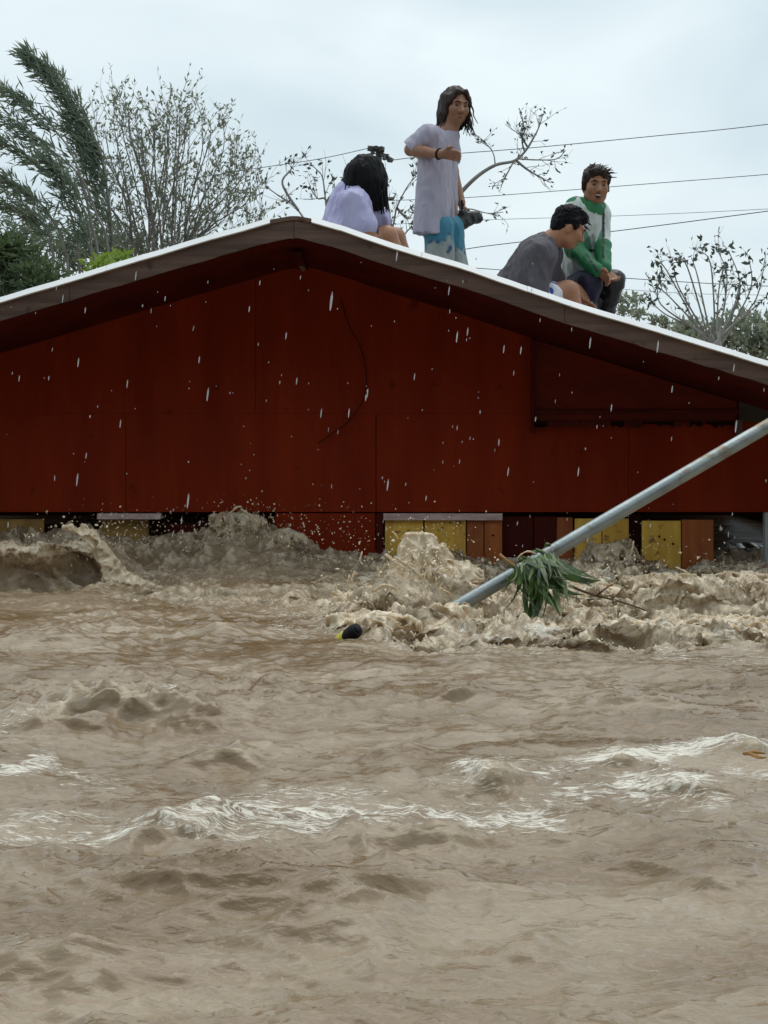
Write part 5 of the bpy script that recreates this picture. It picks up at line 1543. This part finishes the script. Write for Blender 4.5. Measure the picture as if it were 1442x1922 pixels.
def cloud(n, px, py, sx, sy, Y, sY, rmin, rmax, stretch=2.0, dirv=(0, 0, 1), spread=.8):
    for i in range(n):
        Yv = Y+r.normal()*sY
        p = W(px+r.normal()*sx, py+r.normal()*sy, Yv)
        if p.z < .01: continue
        P.append(tuple(p)); D.append(tuple(np.array(dirv)+r.normal(size=3)*spread))
        q = .65*(rmin+(rmax-rmin)*r.rand()**3)
        R.append(q); L.append(q*(1+(stretch-1)*r.rand()))
cloud(420, 610, 1160, 52, 24, 6.9, .15, .0018, .007, 2.0)
cloud(260, 700, 1120, 40, 30, 7.0, .15, .002, .008, 2.2)
cloud(380, 790, 1075, 60, 35, 7.05, .12, .002, .010, 2.6)
cloud(160, 800, 1010, 60, 25, 7.1, .15, .0015, .006, 2.0)
cloud(150, 640, 1000, 60, 35, 8.2, .3, .0015, .006, 1.6)
cloud(90, 150, 985, 60, 16, 8.4, .2, .002, .010, 2.0)
cloud(70, 260, 975, 50, 18, 8.5, .2, .0015, .005, 1.6)
cloud(420, 470, 985, 60, 22, 9.1, .12, .002, .008, 2.2); cloud(300, 300, 1010, 90, 14, 9.1, .15, .002, .007, 2.2); cloud(220, 110, 1030, 70, 18, 8.4, .12, .002, .007, 2.2)
cloud(140, 1000, 1090, 60, 30, 7.0, .2, .0018, .006, 2)
cloud(170, 1220, 1060, 110, 22, 8.0, .3, .002, .007, 2)
cloud(260, 1090, 1165, 40, 22, 6.95, .08, .002, .008, 2.2)
cloud(60, 190, 1300, 22, 8, 5.15, .05, .0015, .006, 2)
cloud(70, 1180, 1010, 60, 20, 8.6, .2, .0015, .005, 2)
# froth tossed just above the broken water
xs_, ys_, G_, tb_, rt_ = water_xyz
iy, ix = np.nonzero((tb_ > .35) & (np.abs(G_[..., 0]) < 2.3) & (G_[..., 1] < 9.5))
wgt = (.12+rt_[iy, ix])*tb_[iy, ix]; wgt /= wgt.sum()
pick = r.choice(len(iy), 2600, replace=False, p=wgt)
for a_, b_ in zip(iy[pick], ix[pick]):
    g_ = G_[a_, b_]; q = .0011+.0024*r.rand()**3
    P.append((g_[0], g_[1], g_[2]+abs(r.normal())*.014+.002)); D.append(tuple(r.normal(size=3)*[1, .6, .8])); R.append(q); L.append(q*(1+2.2*r.rand()))
V, Q = beads(np.array(P), np.array(D), np.array(L), np.array(R))
tag(link('spray_drops', np_mesh('spray_drops', V, Q), M['drop']), 'flying drops of muddy spray above the splashes', kind='stuff')
# jets: bent filaments of water
jm = MB(); jr = random.Random(9)
def jet(pts, Y, r0): 
    Pj = spline([W(a_, b_, Y) for a_, b_ in pts], 4); m = len(Pj)
    jm.tube(Pj, [r0*(.35+.65*math.sin(math.pi*min(1, .1+k/m)))*(1+.35*math.sin(k*2.3)) for k in range(m)], 6)
jet([(725, 1040), (735, 1052), (718, 1070), (712, 1095)], 7.05, .007); jet([(740, 1045), (765, 1062), (785, 1078), (800, 1092)], 7.0, .008)
jet([(722, 1040), (745, 1058), (772, 1072)], 6.98, .005); jet([(700, 1110), (722, 1098), (745, 1105)], 6.95, .007); jet([(680, 1035), (676, 1052), (682, 1060)], 7.1, .004)
jet([(452, 955), (462, 962), (478, 975), (486, 985)], 8.95, .008); jet([(430, 965), (445, 952), (455, 952)], 8.95, .007)
jet([(1015, 1043), (990, 1035), (970, 1048)], 7.0, .004); jet([(190, 1278), (196, 1292), (205, 1308), (214, 1316)], 5.2, .006); jet([(188, 1280), (184, 1300), (182, 1316)], 5.2, .005)
jet([(118, 985), (128, 995), (150, 998), (160, 990)], 8.3, .008); jet([(160, 985), (170, 1000), (178, 1015)], 8.28, .008)
jet([(1190, 1015), (1186, 1035), (1180, 1050)], 8.8, .005); jet([(1270, 1065), (1290, 1075), (1305, 1090)], 8.2, .006); jet([(1330, 1090), (1350, 1078), (1372, 1088)], 8.2, .006)
for i in range(34):
    px = jr.gauss(785, 55); py = jr.gauss(1095, 35); an = jr.uniform(-2.6, -.5); ln = jr.uniform(10, 34)
    jet([(px, py), (px+ln*.5*math.cos(an), py+ln*.5*math.sin(an)), (px+ln*math.cos(an), py+ln*math.sin(an)+ln*.25)], 7.0-jr.random()*.12, jr.uniform(.002, .005))
tag(jm.build('water_jets', M['spray'], smooth=True), 'thin jets of brown water leaping from the splash', kind='stuff')

# rain in front of the house
P = []; D = []; L = []; R = []
big = [(622, 565, 18), (390, 740, 13), (147, 680, 9), (145, 900, 12), (353, 940, 14), (655, 775, 9), (690, 738, 9), (858, 632, 11), (878, 622, 8), (978, 657, 8), (946, 655, 8), (1108, 643, 11), (1235, 650, 12), (239, 720, 8),
       (374, 675, 7), (226, 795, 8), (468, 580, 6), (537, 630, 7), (557, 715, 7), (603, 775, 9), (745, 480, 10), (843, 545, 9), (1086, 885, 9), (1382, 800, 12), (1148, 765, 7), (954, 885, 9), (728, 910, 11), (1262, 730, 7), (800, 935, 5), (118, 560, 8), (160, 582, 6), (255, 517, 9), (310, 560, 5), (1378, 690, 8), (36, 710, 6)]
for (a_, b_, l_) in big:
    Y = 7.4; s = Y/F; P.append(tuple(W(a_, b_, Y))); D.append((.12, 0, 1)); L.append(l_*s); R.append(max(1.1, l_*.125)*s)
for i in range(190):
    Y = 4.5+4.0*r.rand(); s = Y/F
    p = W(r.rand()*1500-30, 470+r.rand()*600, Y)
    P.append(tuple(p)); D.append((.12+r.normal()*.05, 0, 1)); l_ = 1.0+4.5*r.rand()**2; L.append(l_*s*7/Y); R.append((.6+.6*r.rand())*s*7/Y*.7)
V, Q = beads(np.array(P), np.array(D), np.array(L), np.array(R))
tag(link('rain', np_mesh('rain', V, Q), M['rain']), 'rain drops falling in front of the red gable', kind='stuff')
